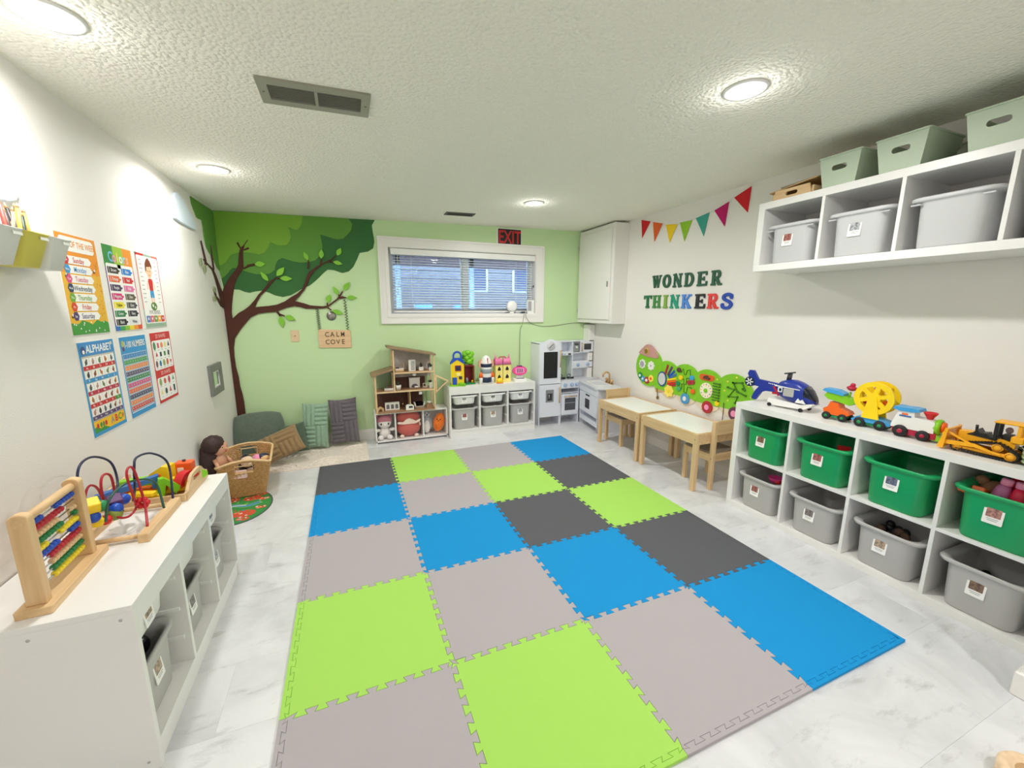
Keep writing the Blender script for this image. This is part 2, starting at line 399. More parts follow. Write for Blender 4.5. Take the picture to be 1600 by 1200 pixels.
# ceiling lights
for i,(x,y,l) in enumerate(((-.445,1.02,'round recessed ceiling light at the near left above the posters'),(-.39,2.435,'small round recessed ceiling light in front of the mural tree'),(1.893,.62,'round recessed ceiling light at the near right, largest beside the bins'),(1.86,2.60,'round recessed ceiling light in front of the exit sign'),(1.87,-1.3,'round recessed ceiling light behind the camera on the right'),(-.42,-1.75,'round recessed ceiling light far behind the camera'))):
    t=thing('recessed_light',l,'ceiling light',(x,y,ZC(x)),0,'recessed ceiling lights'); t.rotation_euler=(0,-math.atan(.0219),0)
    G().lathe([(.062,.0),(.085,.0),(.084,-.006),(.066,-.008),(.062,-.004)],whiteP,32,caps=False).build('trim_ring',t)
    G().lathe([(.001,-.003),(.063,-.003),(.063,-.001),(.001,-.001)],mat('lit diffuser',(255,252,244),.4,emit=12),32).build('lens',t)
    ld=bpy.data.lights.new('lamp','AREA'); ld.shape='DISK'; ld.size=.12; ld.spread=radians(172); ld.energy=LAMP_W*(.45 if 'far behind' in l else .62 if x<0 else 1.05); ld.color=LAMP_COL
    lo=bpy.data.objects.new('lamp',ld); COL.objects.link(lo); lo.parent=t; lo.location=(0,0,-.012)
    pd=bpy.data.lights.new('ceiling_fill','POINT'); pd.shadow_soft_size=.03; pd.energy=.9; pd.color=LAMP_COL  # extra point light added below each lens to brighten the ceiling around it
    po=bpy.data.objects.new('ceiling_fill',pd); COL.objects.link(po); po.parent=t; po.location=(0,0,-.05)
# ceiling vents
vm=plastic('beige enamel',(150,148,134),.5); vd=plastic('vent dark',(84,84,76),.7)
t=thing('ceiling_vent','large beige metal air return grille on the ceiling','vent',(.25,1.277,ZC(.25))); t.rotation_euler=(0,-math.atan(.0219),radians(0))
g=G(Matrix.Diagonal((1,1,-1,1))); o=rrect(-.207,.207,-.105,.105,.003,1); i_=rrect(-.172,.172,-.062,.062,.003,1); g.ring(o,i_,0,.008,vm); g.build('frame',t)
G().box(-.172,.172,-.062,.062,-.002,-.0005,vd,0).build('backing',t)
sl=None
for k in range(13):
    if sl is None: o=sl=G().box(-.171,.171,-.0035,.0035,-.0006,.0006,vm,0).build('slat',t)
    else: o=sl.copy(); COL.objects.link(o)
    o.location=(0,-.054+k*.009,-.0055); o.rotation_euler=(radians(32),0,0)
G().box(-.006,.006,-.062,.062,-.009,-.004,vm,.001).build('centre_bar',t)
for x in (-.19,.19): G().lathe([(.0005,-.0095),(.004,-.009),(.004,-.007)],vd,10,(x,0,0)).build('screw',t)
t=thing('ceiling_vent','small dark floor-register style vent on the ceiling above the window','vent',(1.365,3.2,ZC(1.365))); t.rotation_euler=(0,-math.atan(.0219),0)
g=G(Matrix.Diagonal((1,1,-1,1))); g.ring(rrect(-.14,.14,-.062,.062,.003,1),rrect(-.118,.118,-.04,.04,.003,1),0,.005,vd); g.build('frame',t)
G().box(-.118,.118,-.04,.04,-.002,-.0005,blackP,0).build('backing',t)
for k in range(9): 
    o=G().box(-.117,.117,-.003,.003,-.0006,.0006,vd,0).build('slat',t); o.location=(0,-.034+k*.0085,-.004); o.rotation_euler=(radians(35),0,0)
# ---------------- foam floor tiles ----------------
PTCH=.0667
def teeth(a,b,v,amp,horizontal,flip=1):
    "toothed line from a to b along one axis at height v of the other; the phase is fixed in the room so neighbours interlock"
    s=.005; lo,hi=min(a,b),max(a,b); P=[]
    k=int(math.floor(lo/PTCH))-1
    while k*PTCH<hi:
        for t,o in ((.25*PTCH+s,-1),(.25*PTCH-s,1),(.75*PTCH+s,1),(.75*PTCH-s,-1)):
            q=k*PTCH+t
            if lo+.004<q<hi-.004: P.append((q,v+amp*o*flip))
        k+=1
    P=[(lo,v)]+P+[(hi,v)]
    if a>b: P=P[::-1]
    return P if horizontal else [(y,x) for x,y in P]
foam={'lime':mat('lime foam',(166,216,98),.8,bump=.0004,bscale=500,spec=.2),'grey':mat('warm grey foam',(176,170,174),.8,bump=.0004,bscale=500,spec=.2),'dark grey':mat('dark grey foam',(92,93,98),.8,bump=.0004,bscale=500,spec=.2),'blue':mat('blue foam',(24,144,210),.8,bump=.0004,bscale=500,spec=.2)}
lay=['dark grey,lime,grey,blue','blue,grey,lime,dark grey','grey,blue,dark grey,lime','lime,grey,blue,dark grey','grey,lime,grey,blue']
rown=['far row','second row from the far end','middle row','second row from the near end','near row']
coln=['leftmost','second from the left','third from the left','rightmost']
T=.6
for j,rw in enumerate(lay):
    for i,c in enumerate(rw.split(',')):
        x0,x1=i*T,(i+1)*T; y0,y1=(4-j)*T,(5-j)*T; d=.021
        dl=d if i==0 else 0; dr=d if i==3 else 0; db=d if j==4 else 0; dt=d if j==0 else 0
        X0,X1,Y0,Y1=x0+dl,x1-dr,y0+db,y1-dt; am=.0105
        A=lambda z:.007 if z else am
        P=teeth(X0,X1,Y0,A(db),1)[:-1]+teeth(Y0,Y1,X1,A(dr),0)[:-1]+teeth(X1,X0,Y1,A(dt),1)[:-1]+teeth(Y1,Y0,X0,A(dl),0)[:-1]
        P=[(x-x0-T/2,y-y0-T/2) for x,y in P]
        t=thing('foam_tile',f'{c} foam tile, {coln[i]} in the {rown[j]}','foam tile',(x0+T/2,y0+T/2,0),0,'foam tiles of the play mat')
        G().prism(inset(P,.0005),0,.012,foam[c],bev=.0009).build('pad',t)
        S=[]
        if dl: S.append([(x0,y0),(x0,y1)][::-1]+teeth(y0,y1,X0,.007,0) if not db else [(x0,y1),(x0,y0)]+teeth(y0,y1,X0,.007,0))
        if dr: S.append([(x1,y0),(x1,y1)]+teeth(y1,y0,X1,.007,0))
        if db: S.append([(X0,y0),(X1,y0)]+teeth(X1,X0,Y0,.007,1))
        if dt: S.append([(X1,y1),(X0,y1)]+teeth(X0,X1,Y1,.007,1))
        for q in S: G().prism(inset([(x-x0-T/2,y-y0-T/2) for x,y in q],.0004),0,.012,foam[c],bev=.0009).build('edge_strip',t)
# ---------------- painted tree relief ----------------
TREE={'canL':[[3126,2199],[3132,2147],[3176,2102],[3212,2068],[3262,2063],[3334,2070],[3342,2016],[3338,1952],[3350,1905],[3367,1867],[3420,1834],[3495,1807],[3540,1785],[3591,1732],[3686,1705],[3709,2225]],'dark':[[630,2244],[600,2188],[603,2140],[611,2080],[615,2032],[599,1970],[549,1937],[470,1920],[442,1858],[402,1783],[358,1739],[298,1722],[225,1746],[168,1750],[126,1713],[65,1651],[-1,1596],[-69,1564],[-167,1503],[-238,1484],[-300,1498],[-350,1524],[-405,1540],[-452,1534],[-504,1519],[-543,1527],[-581,1546],[-615,1548],[-698,1546],[-706,1613],[-715,1707],[-707,2220]],'mid':[[385,2240],[419,2187],[404,2126],[375,2089],[326,2044],[280,2035],[235,2041],[180,2058],[125,2069],[135,2015],[139,1962],[127,1909],[98,1860],[62,1829],[6,1812],[-60,1804],[-113,1810],[-165,1825],[-206,1838],[-217,1837],[-250,1816],[-269,1780],[-284,1728],[-323,1695],[-360,1688],[-437,1686],[-486,1698],[-524,1711],[-581,1734],[-610,1736],[-632,1716],[-654,1687],[-681,1658],[-707,1641],[-715,1707],[-707,2220]],'bri':[[-8,2231],[-22,2159],[-44,2118],[-67,2096],[-104,2105],[-142,2119],[-126,2089],[-121,2033],[-135,1993],[-164,1957],[-207,1949],[-238,1950],[-297,1974],[-318,1920],[-352,1879],[-394,1860],[-439,1869],[-493,1874],[-557,1868],[-608,1849],[-630,1821],[-654,1781],[-680,1764],[-713,1746],[-707,2220]],'trunk':[[-729,366],[-647,364],[-648,506],[-653,581],[-664,656],[-666,748],[-678,839],[-680,938],[-676,1019],[-659,1107],[-614,1176],[-585,1214],[-516,1295],[-451,1330],[-388,1339],[-314,1345],[-303,1348],[-215,1384],[-149,1399],[-95,1390],[-52,1375],[26,1375],[100,1378],[141,1388],[190,1425],[245,1466],[271,1503],[295,1550],[286,1550],[260,1515],[228,1472],[179,1434],[143,1406],[102,1400],[46,1403],[-10,1408],[-59,1426],[-102,1438],[-139,1447],[-97,1492],[-48,1553],[-16,1613],[6,1673],[55,1734],[103,1775],[138,1800],[185,1823],[221,1848],[252,1883],[246,1885],[210,1851],[162,1825],[122,1805],[69,1771],[4,1721],[-22,1673],[-43,1613],[-70,1558],[-117,1516],[-168,1485],[-226,1443],[-292,1413],[-361,1401],[-424,1395],[-471,1389],[-451,1435],[-415,1494],[-375,1535],[-333,1588],[-269,1665],[-279,1665],[-335,1623],[-383,1558],[-434,1505],[-470,1453],[-516,1400],[-560,1365],[-608,1336],[-658,1287],[-659,1342],[-648,1422],[-632,1502],[-612,1582],[-585,1650],[-538,1719],[-527,1736],[-524,1787],[-519,1859],[-513,1893],[-496,1943],[-465,1984],[-478,1977],[-506,1937],[-533,1914],[-548,1869],[-566,1763],[-587,1723],[-638,1660],[-673,1603],[-697,1563],[-714,1512]],'brL':[[3657,1377],[3593,1393],[3568,1470],[3530,1556],[3479,1649],[3444,1693],[3309,1734],[3225,1762],[3256,1760],[3342,1735],[3484,1701],[3551,1643],[3615,1571],[3679,1512]],'tw':[[[-553,1956],[-534,1908]],[[-469,1914],[-511,1893]],[[-438,1771],[-485,1760],[-527,1731]],[[-298,1348],[-279,1321],[-238,1309]],[[-279,1321],[-275,1306]],[[141,1388],[174,1360]],[[140,1406],[142,1434]],[[252,1478],[282,1488],[317,1485]],[[-2,1750],[7,1827]],[[110,1796],[122,1847]],[[185,1823],[219,1821]],[[246,1512],[259,1497]],[[-346,1623],[-343,1626]],[[-270,1654],[-249,1654]]],'twL':[[[3484,1701],[3492,1760],[3479,1810],[3482,1898]],[[3297,1745],[3266,1820],[3237,1898]],[[3578,1404],[3519,1447],[3456,1476]],[[3457,1478],[3434,1509]],[[3310,1736],[3255,1721]]],'lv':[[[-436,1774],[-351,1780],50],[[-343,1626],[-399,1710],39],[[-271,1674],[-200,1757],50],[[-246,1654],[-143,1654],47],[[4,1827],[-27,1904],39],[[119,1847],[129,1935],44],[[263,1883],[300,1957],44],[[222,1824],[307,1804],39],[[-275,1306],[-261,1200],50],[[-238,1306],[-149,1272],50],[[177,1360],[280,1325],47],[[139,1434],[174,1517],44],[[246,1512],[202,1591],42],[[295,1553],[360,1638],50],[[317,1485],[418,1486],44]],'lvL':[[[3171,1761],[3136,1696],55],[[3247,1721],[3216,1650],55],[[3434,1509],[3421,1561],55],[[3413,1482],[3364,1434],55]]}
tr=thing('wall_tree','big layered cut-out tree with dark brown trunk and green canopy on the corner walls','wall decoration',(0,0,0))
mm=lambda p:[(a/1000,b/1000) for a,b in p]
barkM=mat('dark brown felt',(84,44,32),.85,noise=.18,nscale=(6,6,6)); g1=mat('bright canopy green',(124,172,58),.85); g2=mat('mid canopy green',(96,148,60),.85); g3=mat('deep canopy green',(56,108,56),.85); lf=mat('leaf green',(134,196,64),.8); lf2=mat('muted leaf green',(150,160,120),.85)
FB,FL=frameB(0,0),frameL(0,0)
def wp(poly,F,n0,n1,m,name,lab=None):
    o=G(F).prism(mm(poly),n0,n1,m,bev=.0008).build(name,tr)
    if lab: o['label']=lab
    return o
# canopies are cut a little under the ceiling line
def under(p,dx=0): return [[a,min(b,int((ZC(a/1000) if not dx else ZC(XL))*1000)-4)] for a,b in p]
wp(under(TREE['dark']),FB,.0,.004,g3,'canopy','deep green rear layer of the canopy')
wp(under(TREE['mid']),FB,.004,.008,g2,'canopy','mid green middle layer of the canopy')
wp(under(TREE['bri']),FB,.008,.012,g1,'canopy','bright green front layer of the canopy')
wp(under([[min(a,3680),b] for a,b in TREE['canL']],1),FL,.0,.006,g2,'canopy','green wing of the canopy on the side wall')
wp([[max(a,-714),b] for a,b in TREE['trunk']],FB,.012,.017,barkM,'trunk')
wp([[min(a,3684),b] for a,b in TREE['brL']],FL,.004,.008,barkM,'branch')
for t in TREE['tw']: G(FB).prism(stroke(mm(t),[.02 if len(t)>2 else .016]*(len(t)-1)+[.01]),.010,.0165,barkM).build('twig',tr)
for t in TREE['twL']: G(FL).prism(stroke(mm(t),[.03]*(len(t)-1)+[.016]),.004,.0085,barkM).build('twig',tr)
def leafpoly(a,b,wd):
    a,b=Vector(a),Vector(b); e=b-a; n=Vector((-e.y,e.x)).normalized()*wd/2
    pr=(0,.45,.78,.97,1,.86,.6,.3)
    up=[a+e*(i/8)+n*h for i,h in enumerate(pr)]; dn=[a+e*(i/8)-n*h for i,h in enumerate(pr)][1:]
    return [tuple(q) for q in up+[b]+dn[::-1]]
for a,b,wd in TREE['lv']: G(FB).prism(leafpoly((a[0]/1000,a[1]/1000),(b[0]/1000,b[1]/1000),wd/1000),.012,.021,lf,bev=.001).build('leaf',tr)
for a,b,wd in TREE['lvL']: G(FL).prism(leafpoly((a[0]/1000,a[1]/1000),(b[0]/1000,b[1]/1000),wd/1000),.006,.013,lf2,bev=.001).build('leaf',tr)
# ---------------- posters ----------------
paper=mat('poster paper',(240,238,232),.5)
def poster(y,z,label,bg,wd=.28,ht=.404):
    t=thing('poster',label,'poster',(XL,y,z),0,'classroom posters on the left wall'); F=frameL(0,0,.0004)
    G(F).prism([(0,0),(wd,0),(wd,ht),(0,ht)],0,.0016,paper).build('sheet',t)
    g=G(F); g.flat([(.002,.002),(wd-.002,.002),(wd-.002,ht-.002),(.002,ht-.002)],.0018,bg); g.n=.0018
    return t,g
def R_(g,x0,x1,y0,y1,m,l=1): g.flat([(x0,y0),(x1,y0),(x1,y1),(x0,y1)],.0018+.0002*l,m)
def P_(g,p,m,l=1): g.flat(p,.0018+.0002*l,m)
def Tx(g,s,x,y,h,m,l=3,sx=1,bold=.012): g.text(s,x,y,h,m,.0018+.0002*l,bold=bold,sx=sx)
dk=ink('navy',(48,62,92))
# days of the week
t,g=poster(1.417,1.27,'orange poster listing the days of the week in white arrows','%s'%0 and iO)
R_(g,.002,.278,.002,.25,ink('amber',(232,178,56)),1)
P_(g,[(.002,.002),(.278,.002),(.278,.045),(.25,.055),(.22,.05),(.19,.06),(.15,.04),(.12,.052),(.08,.06),(.05,.045),(.002,.05)],iG,2)
P_(g,rrect(.02,.26,.335,.392,.02),iW,2); Tx(g,'DAYS OF THE WEEK',.14,.363,.034,iO,4,.86)
dc=[iR,iB,iPk,dk,ink('day green',(112,170,60)),ink('day red',(214,74,44)),iP]
for k,(d,c) in enumerate(zip(('Sunday','Monday','Tuesday','Wednesday','Thursday','Friday','Saturday'),dc)):
    y=.302-k*.0375
    P_(g,[(.055,y-.016),(.205,y-.016),(.222,y),(.205,y+.016),(.055,y+.016)],iW,3); P_(g,circ(.045,y,.021,6,.02),c,4)
    Tx(g,d,.13,y-.001,.03,c,5,.9,.008); Tx(g,d[:3],.045,y-.001,.013,iW,5)
rr=random.Random(3)
for k in range(34): x=.225+rr.random()*.045; y=.07+rr.random()*.24; P_(g,circ(x,y,.0022,6),ink('seed',(150,96,30)),3)
for k in range(14): P_(g,circ(rr.uniform(.01,.27),rr.uniform(.01,.05),.004,6),ink('white',(244,242,238)),4)
for x,y in ((.028,.235),(.232,.265),(.02,.075)): P_(g,circ(x,y,.007,8),ink('bee',(90,62,24)),3); P_(g,circ(x+.004,y+.006,.006,8),iW,4)
g.build('print',t)
# colours
t,g=poster(1.747,1.27,'rainbow-edged poster titled Colors with fourteen crayon tags',iG)
cols=[(60,110,190),(60,160,90),(140,190,60),(240,210,60),(240,150,50),(226,80,50)]
for k,c in enumerate([(52,138,62),(160,196,60),(236,150,50)]): R_(g,.002+k*.092,.002+(k+1)*.092,.30,.402,ink('band%d'%k,c),1)
P_(g,[(.12,.30),(.15,.30),(.15,.402),(.10,.402)],ink('band1',(160,196,60)),2); 
R_(g,.002,.012,.03,.30,ink('violet',(120,70,140)),1); R_(g,.268,.278,.03,.30,ink('rose',(200,60,90)),1)
for k,c in enumerate(cols): R_(g,.002+k*.046,.002+(k+1)*.046,.002,.04,ink('rainbow%d'%k,c),1)
P_(g,rrect(.010,.270,.024,.318,.012),iW,2)
for k,(ch,c) in enumerate(zip('Colors',[(120,190,220),(236,150,190),(236,220,110),(240,236,230),(150,210,230),(240,190,150)])): Tx(g,ch,.065+k*.032,.348,.064,ink('bubble%d'%k,c),4,1,.03)
nm=[('Brown',(56,40,36)),('Blue',(40,130,210)),('Orange',(226,104,60)),('Red',(206,40,52)),('Purple',(72,52,92)),('Pink',(226,120,170)),('Magenta',(214,50,124)),('Olive',(96,88,66)),('Yellow',(240,222,60)),('Grey',(78,76,76)),('Green',(50,128,80)),('Navy',(40,42,54)),('Black',(34,32,34)),('White',(232,232,230))]
for k,(s,c) in enumerate(nm):
    x=.02+(k%2)*.127; y=.288-(k//2)*.041; m=ink('tag '+s,c)
    P_(g,[(x,y-.015),(x+.095,y-.015),(x+.098,y-.006),(x+.112,y-.003),(x+.112,y+.003),(x+.098,y+.006),(x+.095,y+.015),(x,y+.015)],m,3)
    R_(g,x+.012,x+.015,y-.015,y+.015,iW,4); Tx(g,s,x+.055,y,.021,iK if s in('Yellow','White') else iW,5,.9)
g.build('print',t)
# five senses
t,g=poster(2.07,1.272,'white poster of a red-shirted boy titled Five Senses',ink('teal edge',(150,176,150)))
R_(g,.002,.1,.39,.402,iR,1); R_(g,.2,.278,.39,.402,ink('coral',(222,110,96)),1); R_(g,.268,.278,.03,.402,iR,1); R_(g,.002,.012,.1,.402,ink('coral',(222,110,96)),1)
P_(g,rrect(.010,.270,.024,.390,.01),iW,2)
sk=ink('skin',(244,196,160)); hr=ink('hair',(120,62,30))
P_(g,circ(.14,.315,.036,16,.044),sk,4); P_(g,[(.095,.31),(.10,.35),(.12,.372),(.145,.385),(.17,.368),(.185,.345),(.18,.325),(.165,.34),(.14,.335),(.115,.335),(.108,.31)],hr,5)
P_(g,circ(.128,.312,.004,8),iK,6); P_(g,circ(.153,.312,.004,8),iK,6); P_(g,[(.13,.292),(.152,.292),(.141,.286)],iR,6); P_(g,circ(.102,.308,.007,8),sk,3); P_(g,circ(.178,.308,.007,8),sk,3)
P_(g,[(.118,.27),(.162,.27),(.168,.255),(.162,.205),(.118,.205),(.112,.255)],iR,5); P_(g,stroke([(.115,.262),(.098,.235),(.094,.21)],.010),sk,4); P_(g,stroke([(.165,.262),(.182,.235),(.186,.21)],.010),sk,4)
P_(g,[(.117,.205),(.163,.205),(.165,.165),(.143,.165),(.14,.185),(.137,.165),(.115,.165)],iB,5); R_(g,.12,.134,.125,.165,sk,4); R_(g,.146,.16,.125,.165,sk,4)
P_(g,circ(.14,.118,.04,14,.024),ink('moss',(92,130,52)),5); P_(g,circ(.128,.122,.01,8),iW,6); P_(g,circ(.155,.112,.008,8),iW,6)
for k in range(11):
    for x in (.03,.215): R_(g,x,x+.026+.006*((k*7)%3),.365-k*.0225,.3685-k*.0225,iGr,4)
Tx(g,'FIVE SENSES',.14,.084,.03,ink('thin grey',(120,110,110)),4,.9,.0)
for k,c in enumerate([(96,130,190),(224,104,120),(120,150,60),(236,170,60),(206,60,60)]): R_(g,.022+k*.0475,.022+(k+1)*.0475-.003,.03,.066,ink('sense%d'%k,c),4); P_(g,circ(.045+k*.0475,.05,.008,8),iW,5)
g.build('print',t)
# alphabet
t,g=poster(1.425,.838,'blue alphabet poster with rows of letter pictures',iB)
P_(g,rrect(.01,.27,.345,.398,.01),ink('deep sky',(70,140,200)),2); Tx(g,'ALPHABET',.155,.37,.045,iW,4,.95,.02); P_(g,circ(.035,.368,.018,10),ink('penguin',(60,80,130)),4); P_(g,circ(.036,.362,.009,8),iW,5); P_(g,circ(.255,.385,.008,8),iW,4)
R_(g,.014,.266,.07,.344,ink('page edge',(200,192,176)),2)
al='AaBbCcDdEeFfGgHhIiJjKkLlMmNnOoPpQqRrSsTtUuVvWwXxYyZz'
rows=[(5,iR),(5,iB),(5,ink('crimson',(190,40,74))),(5,iR),(6,iP)]; q=0
for r_,(n,c) in enumerate(rows):
    y=.337-r_*.0533; dx=.248/n
    for k in range(n):
        x=.016+k*dx; R_(g,x+.001,x+dx-.001,y-.033,y,iW,3); R_(g,x+.0005,x+dx-.0005,y-.051,y-.034,iG if (r_==3 and k==4) else c,3)
        rr2=random.Random(q*5+1); cc=[ink('animal%d'%z,col) for z,col in enumerate([(150,84,60),(96,96,100),(190,120,60),(120,140,90),(200,150,140),(70,60,60)])]
        m=cc[rr2.randrange(6)]; P_(g,circ(x+dx/2,y-.019,.010,7,.007+rr2.random()*.005),m,4); P_(g,circ(x+dx/2+rr2.uniform(-.008,.008),y-.009,.0055,7),m,5); P_(g,stroke([(x+dx/2,y-.022),(x+dx/2+rr2.uniform(-.01,.01),y-.031)],.005),m,4)
        Tx(g,al[2*q:2*q+2],x+dx/2,y-.0425,.0135,iW,5); q+=1
R_(g,.014,.266,.018,.068,iY,2); P_(g,[(.014,.018),(.13,.018),(.09,.034),(.06,.03),(.03,.045),(.014,.04)],iG,3)
for k,(ch,c) in enumerate(zip('ABC',(iGr,iR,iG))): Tx(g,ch,.16+k*.032,.044,.042,c,5,1,.03)
for x,c in ((.04,iR),(.065,iG),(.085,ink('animal3',(120,140,90))),(.105,iR),(.25,ink('animal2',(190,120,60)))): P_(g,circ(x,.045,.009,8,.012),c,5)
g.build('print',t)
# numbers
t,g=poster(1.756,.838,'blue poster of coloured stripes titled 1-100 Numbers',iB)
Tx(g,'1-100 NUMBERS',.15,.362,.044,iW,4,.72,.02); P_(g,circ(.03,.37,.016,10),ink('owl',(176,180,120)),3); P_(g,circ(.03,.345,.012,8),ink('plum',(110,70,110)),3)
nc=[(74,140,196),(80,160,100),(232,146,96),(98,92,124),(64,140,96),(208,96,144),(226,120,88),(76,86,118),(230,140,84),(206,90,84)]
for k,c in enumerate(nc):
    y=.318-k*.0288; R_(g,.012,.268,y-.024,y+.002,iW,2); R_(g,.014,.266,y-.022,y,ink('stripe%d'%k,c),3)
    for z in range(10): Tx(g,str(k*10+z+1),.027+z*.0251,y-.011,.0135,ink('pale number',(236,226,214)),5,.95,.0)
R_(g,.012,.268,.026,.030,iW,2)
g.build('print',t)
# shapes
t,g=poster(2.088,.840,'red-bordered poster of flat and solid shapes',iR)
P_(g,rrect(.012,.268,.19,.358,.012),iW,2); P_(g,rrect(.012,.268,.018,.146,.012),iW,2)
Tx(g,'2D SHAPES',.14,.38,.03,ink('blush',(246,190,186)),4,.95); Tx(g,'3D SHAPES',.14,.168,.03,ink('blush',(246,190,186)),4,.95)
cs=[ink('shape%d'%k,c) for k,c in enumerate([(74,140,90),(214,80,110),(236,140,80),(236,220,140),(60,80,80),(210,60,90),(44,58,84),(80,130,70),(70,66,72),(120,92,100),(50,120,180),(150,170,90),(206,96,80),(200,44,70)])]
def sh(k,x,y,s,n,ro=0,st=1): P_(g,[(x+s*cos(radians(ro+360*i/n)),y+s*st*sin(radians(ro+360*i/n))) for i in range(n)],cs[k%14],4); R_(g,x-.012,x+.012,y-.027,y-.0245,iGr,4)
for k,(n,ro,st) in enumerate([(16,0,1.4),(4,45,1.2),(16,0,1),(5,90,1.2),(3,90,1.3)]): sh(k,.04+k*.049,.328,.017,n,ro,st)
for k,(n,ro,st) in enumerate([(3,90,1),(4,45,1),(4,45,1),(4,30,1.2)]): sh(k+5,.055+k*.055,.277,.018,n,ro,st)
for k,(n,ro,st) in enumerate([(8,22,1.3),(6,0,1.2),(16,0,1.2),(7,0,1.3),(3,270,1)]): sh(k+9,.04+k*.049,.225,.016,n,ro,st)
for k,(n,ro,st) in enumerate([(12,0,1.3),(14,0,1),(6,0,1.4),(3,90,1.2)]): sh(k+11,.05+k*.06,.12,.017,n,ro,st)
for k,(n,ro,st) in enumerate([(3,90,1.2),(6,10,1.1),(3,90,1.4),(4,45,1.5)]): sh(k+3,.05+k*.06,.06,.018,n,ro,st)
g.build('print',t)
# ---------------- other wall pieces ----------------
t=thing('wall_frame','small grey square frame holding a mirror low on the left wall','mirror',(XL,2.985,.70))
F=frameL(0,0,0); fm=plastic('grey frame',(122,122,118),.55); o=[(0,0),(.30,0),(.30,.24),(0,.24)]
G(F).ring(o,inset(o,.055),.0,.022,fm).build('frame',t); G(F).ring(inset(o,.055),inset(o,.068),0,.012,whiteP).build('inner_frame',t)
G(F).prism(inset(o,.0675),0,.008,mat('mirror',(225,232,228),.04,1)).build('mirror',t)
cl=mat('pale blue white board',(214,226,238),.6)
one(G(frameL(0,0)).prism([(2.71,1.965),(2.70,1.99),(2.735,2.015),(2.72,2.035),(2.755,2.07),(2.745,2.105),(2.77,2.135),(2.815,2.15),(2.87,2.14),(2.93,2.12),(2.97,2.085),(3.04,2.06),(3.09,2.02),(3.13,1.985),(3.125,1.962),(3.05,1.955),(2.8,1.957)],.0,.018,cl,bev=.003),'wall_cloud','pale cloud cut-out beside the mural tree high on the left wall','wall decoration','cloud cut-outs on the left wall')
one(G(frameL(0,0)).prism([(.82,1.73),(.79,1.76),(.82,1.79),(.83,1.83),(.88,1.855),(.93,1.90),(1.0,1.91),(1.06,1.88),(1.13,1.885),(1.19,1.86),(1.235,1.845),(1.262,1.81),(1.258,1.77),(1.225,1.735),(1.18,1.722),(1.0,1.718)],.0,.018,cl,bev=.003),'wall_cloud','pale cloud cut-out above the hanging pencil cups','wall decoration','cloud cut-outs on the left wall')
# hanging cups
rail=one(G().box(XL,XL+.012,.80,1.36,1.585,1.60,whiteP,.002),'cup_rail','thin white rail on the left wall carrying three cups','rail')
def cup(y,m,lab):
    t=thing('hanging_cup',lab,'cup',(XL+.013,y,1.51),0,'cups hanging on the left wall')
    def lp(z,d,hw): return [(a,b,z) for a,b in rrect(.002,d,-hw,hw,.014)]
    G().loft([lp(0,.070,.044),lp(.105,.102,.055),lp(.108,.106,.058),lp(.108,.099,.051),lp(.006,.066,.041)],m).build('body',t)
    G().box(.102,.1035,.0,.04,.088,.098,mat('clear tag',(206,208,200),.3),.0005).build('name_strip',t)
    return t
yc=mat('translucent yellow plastic',(226,214,96),.35)
cup(.985,whiteP,'white hanging cup holding white paper at the left end'); cup(1.105,yc,'yellow hanging cup full of pencils'); cup(1.222,whiteP,'empty white hanging cup beside the orange poster')
for k in range(4): one(G().box(XL+.03+k*.012,XL+.0312+k*.012,.945,1.03,1.522,1.626-k*.003,paper,0),'paper_card','white paper card, '+('rearmost','second from the rear','second from the front','frontmost')[k]+' of four in the left hanging cup','paper','paper cards in the hanging cup')
pc=[(86,40,44),(200,90,80),(226,180,80),(214,160,130),(60,44,44),(30,56,40),(34,60,44),(36,34,36),(190,150,60),(190,130,110)]
pn=['maroon','coral','mustard yellow','tan','dark brown','dark green','bottle green','black','ochre','dusty pink']
for k,c in enumerate(pc):
    y=1.062+k*.0095; x=XL+.045+(k%3)*.017; dx=((k*37)%7-3)*.004; m=mat('pencil %s'%pn[k],c,.45); h=.150+((k*29)%5)*.007
    t=thing('pencil',f'{pn[k]} pencil standing in the yellow hanging cup','pencil',(x,y,1.518),0,'pencils in the yellow cup')
    top=Vector((dx,dx*2.0,h)); G().cyl((0,0,0),top,.0056,m,n=8).build('shaft',t); G().cyl(top,top*1.09,.0056,pine,r1=.001,n=8).build('tip',t)
# sign, switch plate, disc, exit sign
t=thing('hanging_sign','small wooden sign reading CALM COVE hung by leafy cords from the branch','sign',(.188,YB,1.08))
F=frameB(0,0,0); sw=woodm('sign birch',(232,200,160),(218,180,138),0)
G(F).prism([(-.15,-.085),(.145,-.093),(.145,.082),(-.148,.098)],.002,.012,sw,bev=.001).build('board',t)
bn=plastic('dark brown paint',(74,56,40)); g=G(F); 
for wd_,zz in (('CALM',.042),('COVE',-.032)):
    for k,ch in enumerate(wd_): g=G(F); g.text(ch,-.072+.048*k,zz,.068,bn,.0126,bold=.010,sx=.74 if ch=='M' else .86); g.build('letter',t)
for xa,za,xb,zb in ((-.142,.30,-.135,.092),(.112,.39,.124,.085)):
    g=G(F); n=22; P=[(xa+(xb-xa)*i/n+.004*(-1)**i,za+(zb-za)*i/n,.010) for i in range(n+1)]; g.tube(P,.0035,plastic('vine cord',(66,88,56),.8),6)
    for i in range(1,n): g.ball((P[i][0]+.006*(-1)**i,P[i][1],.012),(.006,.004,.003),plastic('vine cord',(66,88,56),.8),6,4)
    g.build('cord',t)
